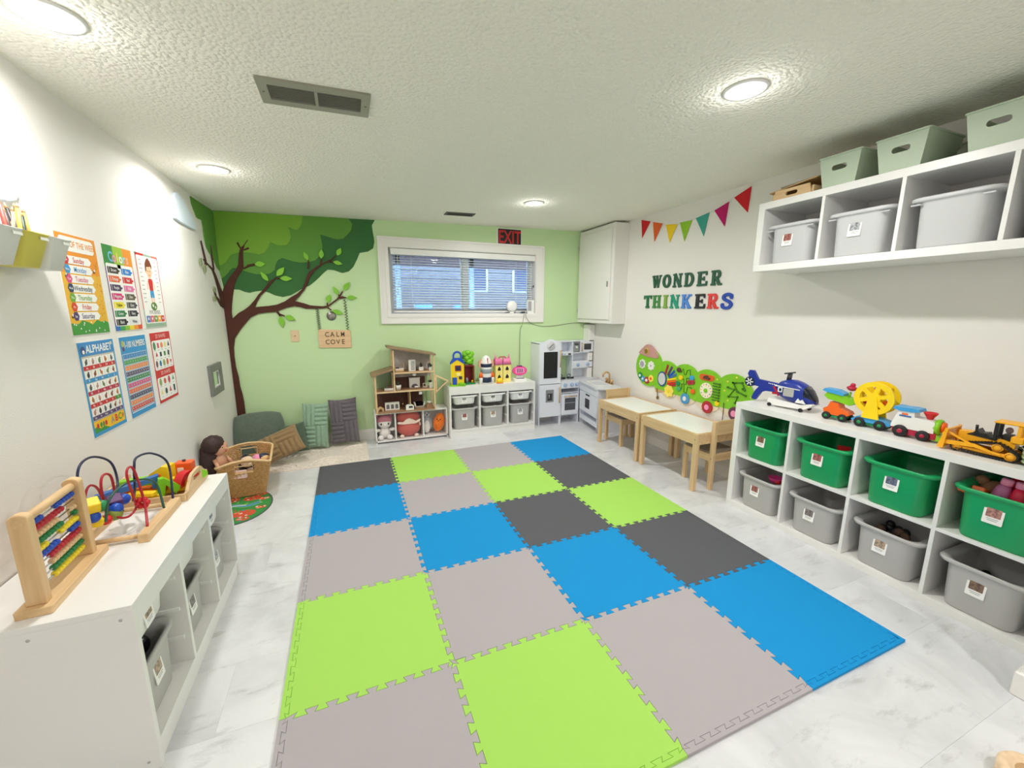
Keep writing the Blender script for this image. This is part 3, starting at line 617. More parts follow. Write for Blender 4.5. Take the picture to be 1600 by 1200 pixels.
t=thing('wall_disc','small round silver disc on the green wall above the sign','disc',(.168,YB,1.306)); g=G(frameB(0,0,0)); g.lathe([(.001,.001),(.040,.001),(.040,.006),(.034,.009),(.001,.009)],mat('mottled silver',(170,166,160),.25,1,noise=.6,nscale=(30,30,30)),28); g.build('disc',t); G(frameB(0,0,0)).lathe([(.0405,.001),(.044,.001),(.044,.007),(.0405,.008)],metalS,28,caps=False).build('rim',t)
t=thing('wall_plate','beige blank wall plate with a centre hole on the green wall','wall plate',(-.168,YB,1.116)); pb=plastic('almond plastic',(222,196,160),.45)
G(frameB(0,0,0)).prism(rrect(-.036,.036,-.056,.056,.005),0,.006,pb,bev=.0015).build('plate',t); G(frameB(0,0,0)).lathe([(.001,.0062),(.007,.0062),(.006,.008),(.001,.008)],brass,12).build('jack',t)
t=thing('exit_sign','red on black EXIT sign on the wall above the window','exit sign',(2.066,YB,2.165)); t.rotation_euler=(0,0,0)
G(frameB(0,0,0)).prism(rrect(-.15,.146,-.096,.096,.004),0,.006,whiteP).build('backing_plate',t); G(frameB(0,0,0)).prism(rrect(-.137,.137,-.088,.088,.003),.006,.011,blackP).build('face',t)
g=G(frameB(0,0,0)); g.text('EXIT',0,-.003,.19,plastic('sign red',(200,36,44)),.0122,bold=.018,sx=.70); g.build('lettering',t)
# ---------------- letters and bunting on the right wall ----------------
def serif_letter(c):
    S=[]; st=.25; sf=.13; sw_=.42
    def v(x,y0=0,y1=1,a=True,b=True,w_=st,s=sw_):
        S.append(stroke([(x,y0),(x,y1)],w_))
        if b: S.append(stroke([(x-s/2,sf/2),(x+s/2,sf/2)],sf))
        if a: S.append(stroke([(x-s/2,1-sf/2),(x+s/2,1-sf/2)],sf))
    H=lambda x0,x1,y,w_=sf: S.append(stroke([(x0,y),(x1,y)],w_))
    if c=='T': v(.45,a=False); H(0,.9,.92,.16); H(0,.13,.80,.2); H(.77,.9,.80,.2)
    if c=='H': v(.2); v(.75); H(.2,.75,.5,.15)
    if c=='I': v(.22)
    if c=='N': v(.17,w_=.15,s=.38); v(.83,w_=.15,s=.38); S.append(stroke([(.17,.97),(.83,.03)],.27))
    if c=='K': v(.2); S.append(stroke([(.32,.42),(.78,.95)],.15)); S.append(stroke([(.42,.60),(.80,.05)],.26)); H(.62,.98,.935); H(.6,1.0,.065)
    if c in 'ER': v(.2)
    if c=='E': H(.2,.8,.925,.15); H(.2,.85,.075,.15); H(.2,.6,.5,.14); H(.7,.82,.82,.2); H(.73,.87,.2,.24); H(.53,.63,.5,.28)
    if c=='R': S.append(stroke([(.2,.925),(.5,.925)]+arc(.5,.72,.205,90,-90,8)+[(.2,.50)],[.15]*2+[.17,.2,.23,.25,.25,.23,.2,.17,.15,.15])); S.append(stroke([(.46,.48),(.70,.08)],.24)); H(.6,.95,.065)
    if c=='D': v(.2); S.append(stroke([(.2,.93),(.42,.93)]+arc(.42,.5,.43,90,-90,12)+[(.2,.07)],[.14,.14]+[.14+.13*sin(pi*i/12) for i in range(13)]+[.14]))
    if c=='O': S.append(stroke(arc(.45,.5,.34,0,360,24,.43),[.14+.13*abs(cos(2*pi*i/24)) for i in range(25)]))
    if c=='S': S.append(stroke(bez([(.70,.70),(.62,.88),(.42,.93),(.2,.84),(.18,.68),(.35,.56),(.58,.44),(.70,.28),(.58,.1),(.36,.06),(.16,.14),(.10,.32)],4),.2)); H(.63,.76,.78,.3); H(.05,.18,.22,.3)
    if c=='W':
        for x0,x1,w_ in ((.12,.36,.24),(.36,.58,.13),(.58,.82,.24),(.82,1.06,.13)): S.append(stroke([(x0,.97 if x0 in(.12,.58,) else .04),(x1,.04 if x0 in(.12,.58) else .97)],w_))
        H(-.06,.3,.935); H(.92,1.22,.935); H(.42,.72,.935)
    return S
def letter(ch,y,z,h,wd,c,word,k):
    F=frameR(0,0,0); t_=G(F); S=serif_letter(ch); xs=[p[0] for q in S for p in q]; a,b=min(xs),max(xs)
    for i,q in enumerate(S): t_.prism([((x-a)/(b-a)*wd,yy*h) for x,yy in q],.001,.012-.0004*i,mat('letter '+str(c),c,.6))
    o=t_.build('wall_letter'); o.location=(XR,y,z)
    od={0:'first',1:'second',2:'third',3:'fourth',4:'fifth',5:'sixth',6:'seventh',7:'last'}[k] if not(word=='WONDER' and k==5) else 'last'
    cn={(36,88,62):'dark green',(30,112,62):'forest green',(66,134,62):'mid green',(124,164,62):'olive green',(32,152,122):'teal',(74,132,212):'light blue',(36,36,38):'black',(222,62,60):'red',(32,72,170):'royal blue'}[c]
    tag(o,f'{cn} letter {ch}, {od} of the word {word} on the wall','letter','letters spelling WONDER THINKERS')
ys=[2.575,2.43,2.295,2.155,2.01,1.862]
for k,ch in enumerate('WONDER'): letter(ch,ys[k],1.582-.0015*k,.122,.125 if ch in'W' else .108,(36,88,62),'WONDER',k)
ys=[2.683,2.552,2.405,2.315,2.17,2.015,1.88,1.745]
cc=[(30,112,62),(66,134,62),(124,164,62),(32,152,122),(74,132,212),(36,36,38),(222,62,60),(32,72,170)]
for k,ch in enumerate('THINKERS'): letter(ch,ys[k],1.391-.0012*k,.124,.06 if ch=='I' else .113,cc[k],'THINKERS',k)
t=thing('bunting','string of seven coloured triangle flags hung under the ceiling on the right wall','bunting',(XR,2.2,2.1)); F=frameR(0,0,0)
fd=[((2.797,2.272),(2.66,2.233),(2.771,2.092),(206,30,40)),((2.623,2.22),(2.487,2.183),(2.586,2.029),(226,98,40)),((2.443,2.164),(2.296,2.143),(2.376,1.993),(240,202,36)),((2.265,2.149),(2.124,2.144),(2.194,1.978),(142,190,44)),((2.082,2.152),(1.943,2.171),(1.982,1.989),(62,160,144)),((1.892,2.175),(1.758,2.214),(1.778,2.031),(190,20,100)),((1.714,2.232),(1.573,2.280),(1.582,2.097),(206,30,40))]
P=[]
for a,b,c,col in fd:
    P+=[a,b]; q=[(2.2-y,z-2.1) for y,z in (a,b,c)]
    G(F).prism(q,.003,.006,mat('felt %s'%str(col),col,.9)).build('flag',t)
P+=[(1.53,2.268)]
G(F).tube([(2.2-y,z-2.1+.002,.0065) for y,z in P],.002,whiteP,6).build('string',t)
# ---------------- storage furniture ----------------
def hexa(g,b,t,m):
    "box from four bottom and four top corners (counter-clockwise)"
    return g.add(list(b)+list(t),[(3,2,1,0),(4,5,6,7),(0,1,5,4),(1,2,6,5),(2,3,7,6),(3,0,4,7)],m)
G.hexa=hexa
def xf(loc,rot): return Matrix.Translation(loc)@Matrix.Rotation(radians(rot),4,'Z')
def photo(name,a,b,s=260):
    m=mat('card photo '+name,a,.45,noise=.5,nscale=(s*.35,s*.35,s*.35),col2=b); return m
PH=[photo('brown',(176,140,110),(58,40,38)),photo('red',(190,120,110),(70,34,34)),photo('blue',(120,130,160),(50,46,50)),photo('rose',(206,150,140),(96,62,62)),photo('grey',(150,140,136),(70,66,66)),photo('tan',(206,180,150),(90,80,78)),photo('dark',(150,120,96),(74,52,44)),photo('mono',(200,204,206),(64,68,74))]
card=mat('label card',(246,245,242),.35)
def label_card(t,x,y,z,ph,w_=.060,h_=.076,tilt=5):
    g=G(Matrix.Translation((x,y,z))@Matrix.Rotation(radians(-tilt),4,'X')@Matrix(((1,0,0,0),(0,0,-1,0),(0,1,0,0),(0,0,0,1))))
    g.prism(rrect(-w_/2,w_/2,-h_/2,h_/2,.004),-.001,.0012,card); g.prism(rrect(-w_*.37,w_*.37,-h_*.12,h_*.40,.003),.0012,.0016,PH[ph])
    for k,(a,b) in enumerate(((.30,-.22),(.24,-.31))): g.flat([(-w_*a,h_*b-.0012),(w_*a,h_*b-.0012),(w_*a,h_*b+.0012),(-w_*a,h_*b+.0012)],.0014,iGr)
    return g.build('label_card',t)
def bin_mesh(m,h=.226,wt=.240,wb=.216,d=.36,rim=.151):
    def lp(hw,y0,y1,z,r=.045): return [(a,b,z) for a,b in rrect(-hw,hw,y0,y1,r,5)]
    g=G()
    g.loft([lp(wb/2,.018,d-.03,0,.04),lp(wb/2+.004,.013,d-.02,.010),lp(wt/2,.010,d-.012,h-.030),lp(wt/2+.003,.008,d-.01,h-.020),lp(rim-.004,.002,d,h-.019,.05),lp(rim,.0,d,h-.015,.05),lp(rim+.001,-.001,d+.001,h-.004,.05),lp(rim-.004,.003,d-.003,h,.05),lp(wt/2-.002,.014,d-.015,h-.003),lp(wt/2-.006,.018,d-.018,h-.03),lp(wb/2,.024,d-.026,.012,.04)],m)
    return g
def storage_bin(name,m,label,loc,rot,group,ph=None,h=.226,fill=None,cx=-.01,d=.36):
    t=thing(name,label,'bin',loc,rot,group)
    bin_mesh(m,h,d=d).build('body',t)
    if loc[2]>1.5:                          # little rail tabs under the rim, seen from below
        for s in (-1,1): G().box(s*.118-.018,s*.118+.018,-.001,.012,h-.034,h-.028,m,.001).build('rail_tab',t)
    if ph is not None: label_card(t,cx,.0105-.001,h*.60,ph)
    return t
def cube_shelf(loc,rot,rows,name,label,skip=()):
    t=thing(name,label,'shelf unit',loc,rot)
    L=1.468;D=.39;H=.04*2+rows*.335+(rows-1)*.016
    H=.748 if rows==2 else .414
    G().box(0,L,0,D,H-.04,H,lamin,.0012).build('top_panel',t); G().box(0,L,0,D,0,.04,lamin,.0012).build('bottom_panel',t)
    for x in (0,L-.04): G().box(x,x+.04,.0002,D-.0002,.04,H-.04,lamin,.0008).build('side_panel',t)
    for k in range(3):
        x=.375+k*.351; G().box(x,x+.016,.0004,D-.001,.04,H-.04,lamin,.0006).build('divider',t)
    if rows==2:
        for k in range(4): x=.04+k*.351; G().box(x,x+.335,.0008,D-.001,H/2-.008+.006,H/2+.008+.006,lamin,.0006).build('shelf_board',t)
    return t
low=cube_shelf((2.772,1.203,0),-90,2,'cube_shelf','low white cube shelf of two rows along the right wall holding green and grey bins')
up=cube_shelf((2.772,1.187,1.618),-90,1,'wall_cube_shelf','white cube shelf of one row hung high on the right wall')
for x in (.02,1.448): G().lathe([(.0005,-.0015),(.006,-.0015),(.007,.0005)],trimW,12,(x,0,.02),axis='y').build('plug',low)
cellx=[.2075+.351*k for k in range(4)]
on=['first','second','third','fourth']
gl=['green bin with a brown picture card, top row nearest the tables','green bin holding something dark red, second in the top row','green bin with a blue picture card, third in the top row','green bin full of pink bottles and blocks, fourth in the top row']
yl=['grey bin with a small picture card, bottom row nearest the tables','grey bin under the second green bin','grey bin under the third green bin','grey bin under the green bin of pink bottles']
for k in range(4):
    y=1.203-cellx[k]
    storage_bin('storage_bin',greenP,gl[k],(2.775,y,.389),-90,'green bins in the cube shelf',(6,1,2,3)[k])
    storage_bin('storage_bin',greyP,yl[k],(2.775,y,.0405),-90,'grey bins in the low cube shelf',(1,4,5,6)[k])
ul=['grey bin at the far end of the high wall shelf, with a red picture card','grey bin with a grey picture card, second in the high wall shelf','grey bin without a card, third in the high wall shelf','grey bin cut off by the picture edge in the high wall shelf']
for k in range(4): storage_bin('storage_bin',greyP2,ul[k],(2.775,1.187-cellx[k],1.6585),-90,'grey bins in the high wall shelf',(1,7,None,4)[k])
# what can be seen inside the bins
def W(x,y,z): return (x,y,z)
o=one(G(Matrix.Translation((2.93,.605,.555))@Matrix.Rotation(.5,4,'Z')).prism([(-.07,0),(.07,0),(.05,.035),(-.02,.05),(-.06,.03)],-.03,.03,red,axis='y',bev=.004),'toy_car','dark red toy body lying in the second green bin','toy')
def bottle(x,y,z,m,capm,lab,r=0):
    t=thing('toy_bottle',lab,'toy bottle',(x,y,z),0,'toy bottles in the fourth green bin'); t.rotation_euler=(radians(r),radians(8),0)
    G().lathe([(.022,0),(.026,.005),(.026,.08),(.022,.10),(.013,.115)],m,16).build('body',t); G().lathe([(.0262,.045),(.0266,.047),(.0266,.056),(.0262,.058)],whiteP,16,caps=False).build('band',t); G().lathe([(.016,.112),(.019,.116),(.019,.138),(.015,.142)],capm,16).build('cap',t)
pkl=plastic('light pink plastic',(244,150,190)); mau=plastic('mauve plastic',(190,110,160)); pkr=plastic('cherry plastic',(222,30,70))
bottle(2.865,-.02,.530,mau,pkl,'mauve toy bottle with pink cap standing in the fourth green bin',8); bottle(2.865,-.08,.528,pkr,pkl,'cherry red toy bottle with pink cap beside the mauve one'); bottle(2.92,-.075,.55,pkr,pkr,'red toy bottle behind the others in the fourth green bin',-12)
for x,y,z in ((2.86,.07,.575),(2.87,.03,.59)): one(G(Matrix.Translation((x,y,z))@Matrix.Rotation(.4,4,'Y')).box(-.03,.03,-.02,.02,-.012,.012,orange,.003),'toy_block','orange toy block '+('at the left inside the fourth green bin' if y>.05 else 'resting on the other orange block'),'toy block','orange blocks in the fourth green bin')
g=G(); g.ball((2.96,.0,.58),(.05,.07,.045),mat('brown plush',(150,110,80),.95),14,9); g.ball((2.95,.055,.615),(.025,.025,.025),mat('brown plush',(150,110,80),.95),10,6); one(g,'plush_toy','brown plush lying behind the bottles in the fourth green bin','plush toy')
one(G().lathe([(.001,0),(.03,0),(.045,.03),(.043,.033),(.028,.004),(.001,.004)],pink,18,(2.90,.95,.24)).lathe([(.001,0),(.02,0),(.02,.02),(.001,.02)],red,12,(2.88,.92,.245)),'toy_bowl','dark pink toy bowl inside the grey bin nearest the tables','toy')
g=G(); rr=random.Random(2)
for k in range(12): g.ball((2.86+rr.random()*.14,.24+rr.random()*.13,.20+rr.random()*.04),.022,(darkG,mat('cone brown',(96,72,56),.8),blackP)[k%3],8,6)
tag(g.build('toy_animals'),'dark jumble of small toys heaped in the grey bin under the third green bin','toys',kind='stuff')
# mint baskets above the wall shelf
def slot_panel(g,bl,br,tl,tr_,zc,hs,y0,y1,zt,sl,m,th):
    "front panel (in x-z, tilted in y) with a rounded slot"
    n=4; inn=rrect(-hs[0],hs[0],zc-hs[1],zc+hs[1],hs[1]*.95,n); N=len(inn)
    cr=[(tr_,zt),(tl,zt),(bl,0),(br,0)]; out=[cr[j//(n+1)] for j in range(N)]
    f=lambda p,o: (p[0],y0+(y1-y0)*p[1]/zt+o,p[1])
    V=[f(p,0) for p in out]+[f(p,0) for p in inn]+[f(p,th) for p in out]+[f(p,th) for p in inn]; F=[]
    for j in range(N):
        k=(j+1)%N; F+=[(j,k,N+k,N+j),(2*N+j,3*N+j,3*N+k,2*N+k),(j,2*N+j,2*N+k,k),(N+j,N+k,3*N+k,3*N+j)]
    g.add(V,F,m)
def mint(y,lab,w_=.20):
    t=thing('mint_basket',lab,'basket',(2.795,y,2.0325),-90,'mint baskets on top of the high shelf')
    tw,bw,D,H=w_/2,w_/2-.022,.30,.160; g=G()
    slot_panel(g,-bw,bw,-tw,tw,H*.62,(.036,.013),.016,0,H,None,mintP,.004)
    g.hexa([(-bw,.018,0),(-bw+.004,.018,0),(-bw+.004,D-.018,0),(-bw,D-.018,0)],[(-tw,.002,H),(-tw+.004,.002,H),(-tw+.004,D-.002,H),(-tw,D-.002,H)],mintP)
    g.hexa([(bw-.004,.018,0),(bw,.018,0),(bw,D-.018,0),(bw-.004,D-.018,0)],[(tw-.004,.002,H),(tw,.002,H),(tw,D-.002,H),(tw-.004,D-.002,H)],mintP)
    g.hexa([(-bw,D-.022,0),(bw,D-.022,0),(bw,D-.018,0),(-bw,D-.018,0)],[(-tw,D-.006,H),(tw,D-.006,H),(tw,D-.002,H),(-tw,D-.002,H)],mintP)
    g.box(-bw,bw,.018,D-.018,0,.004,mintP,0); g.build('body',t)
    G().ring(rrect(-tw-.006,tw+.006,-.006,D+.006,.012),rrect(-tw+.004,tw-.004,.004,D-.006,.01),H-.004,H+.003,mintP).build('rim',t)
    return t
mint(.765,'mint plastic basket on the high shelf, next to the wooden tray'); mint(.502,'mint plastic basket in the middle of the three on the high shelf'); mint(.185,'mint plastic basket cut by the picture edge on the high shelf')
one(G().ball((2.90,.765,2.115),(.05,.06,.035),red,12,8),'toy_ball','dark red toy showing through the slot of the mint basket beside the wooden tray','toy')
t=thing('wooden_tray','pale wooden tray with an oval hand hole lying on the high shelf','tray',(2.80,1.01,2.0325),-90); g=G()
slot_panel(g,-.115,.115,-.10,.10,.030,(.035,.011),0,0,.058,None,pine,.010); g.build('front_panel',t)
for s in (-1,1): G().box(s*.115-.006,s*.115+.006,.01,.27,0,.045,pineY,.001).build('side_panel',t)
G().box(-.115,.115,.26,.27,0,.05,pine,.001).build('back_panel',t); G().box(-.11,.11,.01,.26,0,.006,pine,0).build('base',t)
one(G(Matrix.Translation((2.93,1.03,2.102))@Matrix.Rotation(radians(-7),4,'X')@Matrix.Rotation(radians(4),4,'Z')).box(-.12,.12,-.14,.13,-.003,.003,mat('kraft board',(196,160,110),.8),.001),'kraft_board','kraft board lying across the wooden tray on the high shelf','board')
one(G(Matrix.Translation((2.95,.99,2.122))@Matrix.Rotation(radians(-3),4,'X')).box(-.11,.11,-.12,.12,-.004,.004,mat('grey board',(176,168,156),.8),.001),'grey_board','greyish board stacked on the kraft board above the wooden tray','board')
g=G(); g.ball((3.02,.345,2.088),(.06,.035,.055),mat('grey green cloth',(110,116,98),.9),14,9,lambda d:1+.12*sin(7*d.x+5*d.z)); one(g,'cloth_pouch','crumpled grey green pouch between the mint baskets','pouch')
# drawer-bin frames
def frame_unit(loc,rot,D,rec,label,lx,group1,group2,names1,names2,cards1,cards2,depth_bin,tz=.360,th=.097,bh=.236,rl=.088):
    t=thing('bin_frame_unit',label,'storage unit',loc,rot); Wd=1.005;H=.56
    G().box(0,Wd,0,D,H-.018,H,lamin,.001).build('top_panel',t)
    for x in (0,Wd-.018): G().box(x,x+.018,.0,D,0,H-.018,lamin,.0008).build('side_panel',t)
    cw=(Wd-4*.018)/3
    for k in (1,2): x=k*(cw+.018); G().box(x,x+.018,.0,D-.01,.083,H-.018,lamin,.0008).build('divider',t)
    G().box(.018,Wd-.018,-.0008,.016,H-rl,H-.018,lamin,.001).build('front_rail',t)
    G().box(.018,Wd-.018,0.002,D,.065,.083,lamin,.001).build('bottom_panel',t); G().box(.018,Wd-.018,.008,.024,.0,.065,lamin,.001).build('kick_rail',t)
    G().box(.018,Wd-.018,D-.006,D,.083,H-.018,lamin,0).build('back_panel',t)
    for k in range(4):
        for z in (.432,.305,.190):
            for s in (-1,1):
                x=k*(cw+.018)+(.018 if s>0 else 0)
                if (k==0 and s<0) or (k==3 and s>0): continue
                G().box(min(x,x+s*.006),max(x,x+s*.0075),.02,D-.03,z-.009,z+.005,whiteP,.001).build('runner',t)
    for (x,y,z) in ((.0,.03,.52),(.0,D*.55,.52),(0,.03,.03),(0,D*.9,.03)): G().lathe([(.0005,-.001),(.004,-.001),(.0045,.0003)],metalS,10,(x,y,z),axis='x').build('screw',t)
    M4=xf(loc,rot)
    for k in range(3):
        xc=.018+cw/2+k*(cw+.018)
        p=M4@Vector((xc,rec,tz)); storage_bin('shallow_tray',whiteP,names1[k],p,rot,group1,cards1[k],h=th,d=depth_bin)
        p=M4@Vector((xc,rec,.0835)); storage_bin('storage_bin',greyP,names2[k],p,rot,group2,cards2[k],h=bh,d=depth_bin)
    return t
frame_unit((1.262,3.385,0),0,.285,.0,'white three-column bin frame under the window holding trays and bins',0,'white trays under the window','grey bins under the window',
  ['white shallow tray nearest the dollhouse, under the window','white shallow tray in the middle column under the window','white shallow tray nearest the play kitchen'],['deep grey bin nearest the dollhouse, under a white tray','deep grey bin in the middle column under the window','deep grey bin nearest the play kitchen'],[7,4,7],[1,5,7],.262)
frame_unit((-.31,.585,0),90,.40,.030,'white three-column bin frame along the left wall in the foreground',0,'white trays in the left unit','grey bins in the left unit',
  ['white shallow tray at the near end of the left unit','white shallow tray in the middle of the left unit','white shallow tray at the far end of the left unit'],['grey bin with black toys at the near end of the left unit','grey bin in the middle of the left unit','grey bin at the far end of the left unit'],[5,None,7],[5,4,7],.355,.366,.092,.208,.074)
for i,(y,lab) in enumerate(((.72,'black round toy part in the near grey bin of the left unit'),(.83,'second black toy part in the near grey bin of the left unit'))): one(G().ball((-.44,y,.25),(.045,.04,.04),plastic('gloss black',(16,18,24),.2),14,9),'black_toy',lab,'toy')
# cubby bench
t=thing('cubby_bench','low white three-hole cubby bench under the dollhouse','shelf unit',(.503,3.46,0)); Lc,Dc,Hc=.752,.215,.326
G().box(0,Lc,0,Dc,Hc-.015,Hc,lamin,.001).build('top_panel',t); G().box(0,Lc,0,Dc,.018,.032,lamin,.001).build('bottom_panel',t)
for x in (0,Lc-.015): G().box(x,x+.015,0,Dc,0,Hc-.015,lamin,.0008).build('side_panel',t)
for x in (.196,.482): G().box(x,x+.013,.001,Dc,.032,Hc-.015,lamin,.0006).build('divider',t)
G().box(.015,Lc-.015,Dc-.005,Dc,.032,Hc-.015,lamin,0).build('back_panel',t)
# ---------------- plush toys in the cubbies ----------------
def plushm(n,c): return mat('plush '+n,c,.95,noise=.12,nscale=(120,120,120),bump=.0015,bscale=160,sheen=.3)
pw=plushm('white',(236,230,228)); pp=plushm('dusty pink',(206,130,146)); pcoral=plushm('coral',(206,104,96)); pcream=plushm('cream',(240,216,200)); pg=plushm('grey',(176,180,188)); po=plushm('orange',(244,124,36)); eye=plastic('eye black',(24,20,20),.2)
t=thing('plush_bear','white plush bear with a dusty pink cap in the left cubby','plush toy',(.60,3.54,.0325))
g=G(); g.ball((0,.01,.065),(.06,.05,.065),pw,18,12); g.build('body',t)
g=G(); g.ball((0,-.005,.175),(.070,.056,.060),pw,20,12); g.ball((0,-.058,.160),(.012,.008,.008),pw,10,6); g.build('head',t)
G().ball((0,.005,.198),(.077,.062,.056),pp,20,12).build('cap',t)
for s in (-1,1):
    G().ball((s*.036,-.055,.172),(.008,.006,.011),eye,10,6).build('eye',t); G().ball((s*.075,-.02,.10),(.035,.022,.018),pw,12,8).build('arm',t); G().ball((s*.045,-.05,.026),(.030,.035,.026),pw,12,8).build('leg',t); G().ball((s*.065,.02,.235),(.020,.014,.02),pp,10,8).build('ear',t)
t=thing('plush_toy','round coral plush with a cream collar in the middle cubby','plush toy',(.845,3.55,.0325))
G().ball((0,0,.10),(.127,.078,.10),pcoral,24,14).build('body',t); G().ball((0,.01,.205),(.124,.068,.068),pcoral,24,12).build('head',t)
g=G(); g.prism([(-.115,.178),(-.06,.172),(-.03,.20),(0,.212),(.03,.20),(.07,.175),(.118,.195),(.112,.17),(.06,.150),(-.06,.150),(-.118,.160)],-.078,-.06,pcream,axis='y'); g.build('collar',t)
for s in (-1,1): G().ball((s*.075,-.06,.018),(.024,.02,.018),pcream,12,8).build('foot',t)
G().ball((.118,-.03,.13),(.014,.014,.022),pcream,10,8).build('hand',t)
t=thing('plush_penguin','small grey plush standing behind the orange one in the right cubby','plush toy',(1.04,3.56,.0325))
G().ball((0,0,.105),(.046,.042,.105),pg,16,12).build('body',t); G().ball((0,-.005,.225),(.044,.042,.038),pg,16,10).build('head',t); G().ball((0,-.022,.09),(.034,.03,.075),pw,14,10).build('belly',t); G().ball((0,-.045,.222),(.009,.012,.007),eye,8,6).build('beak',t)
for s in (-1,1): G().ball((s*.018,-.040,.236),(.005,.004,.006),eye,8,6).build('eye',t); G().ball((s*.046,-.01,.11),(.012,.025,.05),pg,10,8).build('flipper',t)
t=thing('plush_carrot','orange carrot shaped plush leaning in the right cubby','plush toy',(1.145,3.53,.0325)); t.rotation_euler=(0,radians(12),0)
G().ball((0,0,.115),(.062,.045,.115),po,20,14,lambda d:1-.18*max(0,-d.z)+.04*sin(16*d.z)).build('body',t)
for s in (-1,1): G().ball((s*.018-.02,-.047,.165),(.006,.004,.008),eye,8,6).build('eye',t)
G().ball((-.02,-.046,.148),(.010,.004,.003),eye,8,6).build('mouth',t)
for k in range(3): G().ball((-.045+.008*k,-.045,.10-.03*k),(.018,.006,.004),plushm('dark orange',(206,92,24)),8,6).build('stitch',t)
# ---------------- tables and chairs ----------------
whiteboard=mat('white board top',(240,243,240),.28)
def table(y,lab):
    t=thing('kids_table',lab,'table',(2.68,y,0),-90,'small wooden tables by the right wall'); L,D,H=.628,.445,.455
    G().ring([(.0015,.0015),(L-.0015,.0015),(L-.0015,D-.0015),(.0015,D-.0015)],inset([(0,0),(L,0),(L,D),(0,D)],.022),H-.085,H,pine).build('apron',t)
    G().box(.022,L-.022,.022,D-.022,H-.012,H-.003,whiteboard,.001).build('tabletop',t)
    for x in (0,L-.036):
        for yy in (0,D-.036): G().box(x,x+.036,yy-.0005,yy+.0355,0,H-.0015,pineZ,.002).build('leg',t)
    for x in (.018,L-.018): G().lathe([(.0005,-.0015),(.004,-.0015),(.004,.0005)],darkG,8,(x,0,H-.045),axis='y').build('bolt',t)
table(2.716,'small wooden table with white top beside the play kitchen'); table(2.052,'small wooden table with white top beside the low cube shelf')
seatM=mat('grey brown seat board',(140,128,116),.5)
def chair(x,y,rot,lab):
    t=thing('kids_chair',lab,'chair',(x,y,0),rot,'small wooden chairs at the tables'); S=.29
    # local: front -y, seat towards the table
    for s in (0,1):
        xx=s*(S-.03); G().box(xx,xx+.03,0,.034,0,.285,pineZ,.002).build('leg',t); G().box(xx,xx+.03,S-.034,S,0,.545,pineZ,.002).build('leg',t)
        G().box(xx+.004,xx+.026,.034,S-.034,.225,.282,pineY,.001).build('side_rail',t)
    G().box(.03,S-.03,.006,.026,.225,.282,pine,.001).build('front_rail',t); G().box(.03,S-.03,S-.028,S-.008,.225,.282,pine,.001).build('rear_rail',t)
    G().box(.012,S-.012,.004,S-.03,.283,.294,seatM,.001).build('seat',t)
    G().box(.03,S-.03,S-.026,S-.010,.435,.545,pine,.002).build('backrest',t)
    for s in (0,1): G().lathe([(.0005,-.001),(.004,-.001),(.004,.0005)],darkG,8,(s*(S-.03)+(0 if s==0 else .03),S-.017,.25),axis='x').build('bolt',t)
chair(2.80,2.475,0,'small wooden chair pushed under the table beside the play kitchen')
chair(3.11,1.680,180,'small wooden chair between the second table and the low cube shelf')
# ---------------- play kitchen ----------------
kw=mat('kitchen white',(228,231,240),.4); kg=mat('kitchen counter grey',(212,214,220),.4); kb=mat('chalkboard',(20,22,22),.6); gold=mat('gold handle',(206,170,120),.35,.6); kn=plastic('pale blue knob',(150,176,214)); sil=mat('silver panel',(160,164,168),.35,.5)
K=thing('play_kitchen','white toy kitchen with blackboard fridge, oven and gold sink tap in the right corner','play kitchen',(2.345,3.45,0))
g=G(); g.box(0,.012,.004,.235,0,.985,kw,.001); g.box(.273,.285,.004,.235,.10,.985,kw,.001); g.box(.012,.273,.225,.235,.10,.985,kw,0); g.box(0,.285,.004,.235,.975,.987,kw,.001); g.box(.012,.273,.02,.225,.10,.112,kw,0); g.build('fridge_body',K)
d=G().prism([(.004,.505),(.281,.505),(.281,.985)]+bez([(.281,.985),(.22,1.005),(.143,1.032),(.065,1.005),(.004,.985)],5)[1:],-.012,.004,kw,axis='y').build('fridge_door',K)
G().prism(rrect(.053,.232,.575,.885,.004),-.016,-.012,kb,axis='y').build('blackboard',d)
G().lathe([(.001,-.018),(.050,-.018),(.052,-.015),(.052,-.012)],plastic('clock grey',(206,206,208)),28,(.143,0,.955),axis='y').build('clock_face',d); g=G(Matrix.Translation((.143,-.019,.955))); g.prism(stroke([(-.026,-.024),(.026,.022)],.006),-.002,0,darkG,axis='y'); g.build('clock_hand',d)
G().cyl((.266,-.03,.70),(.266,-.03,.90),.006,gold,n=10).cyl((.266,-.012,.71),(.266,-.03,.71),.004,gold,n=8).cyl((.266,-.012,.89),(.266,-.03,.89),.004,gold,n=8).build('handle',d)
d=G().box(.004,.281,-.012,.004,.105,.497,kw,.002).build('lower_door',K)
G().prism(rrect(.085,.190,.285,.435,.004),-.015,-.012,sil,axis='y').build('dispenser_panel',d); G().prism(rrect(.105,.170,.305,.39,.003),-.017,-.015,darkG,axis='y').build('dispenser_recess',d); G().cyl((.125,-.022,.335),(.125,-.022,.375),.007,sil,n=10).build('tap',d)
G().cyl((.262,-.03,.27),(.262,-.03,.46),.006,gold,n=10).cyl((.262,-.012,.28),(.262,-.03,.28),.004,gold,n=8).cyl((.262,-.012,.45),(.262,-.03,.45),.004,gold,n=8).build('handle',d)
for x in (.006,.279): G().box(x-.006,x+.006,.0,.014,0,.105,kw,.001).build('foot',K)
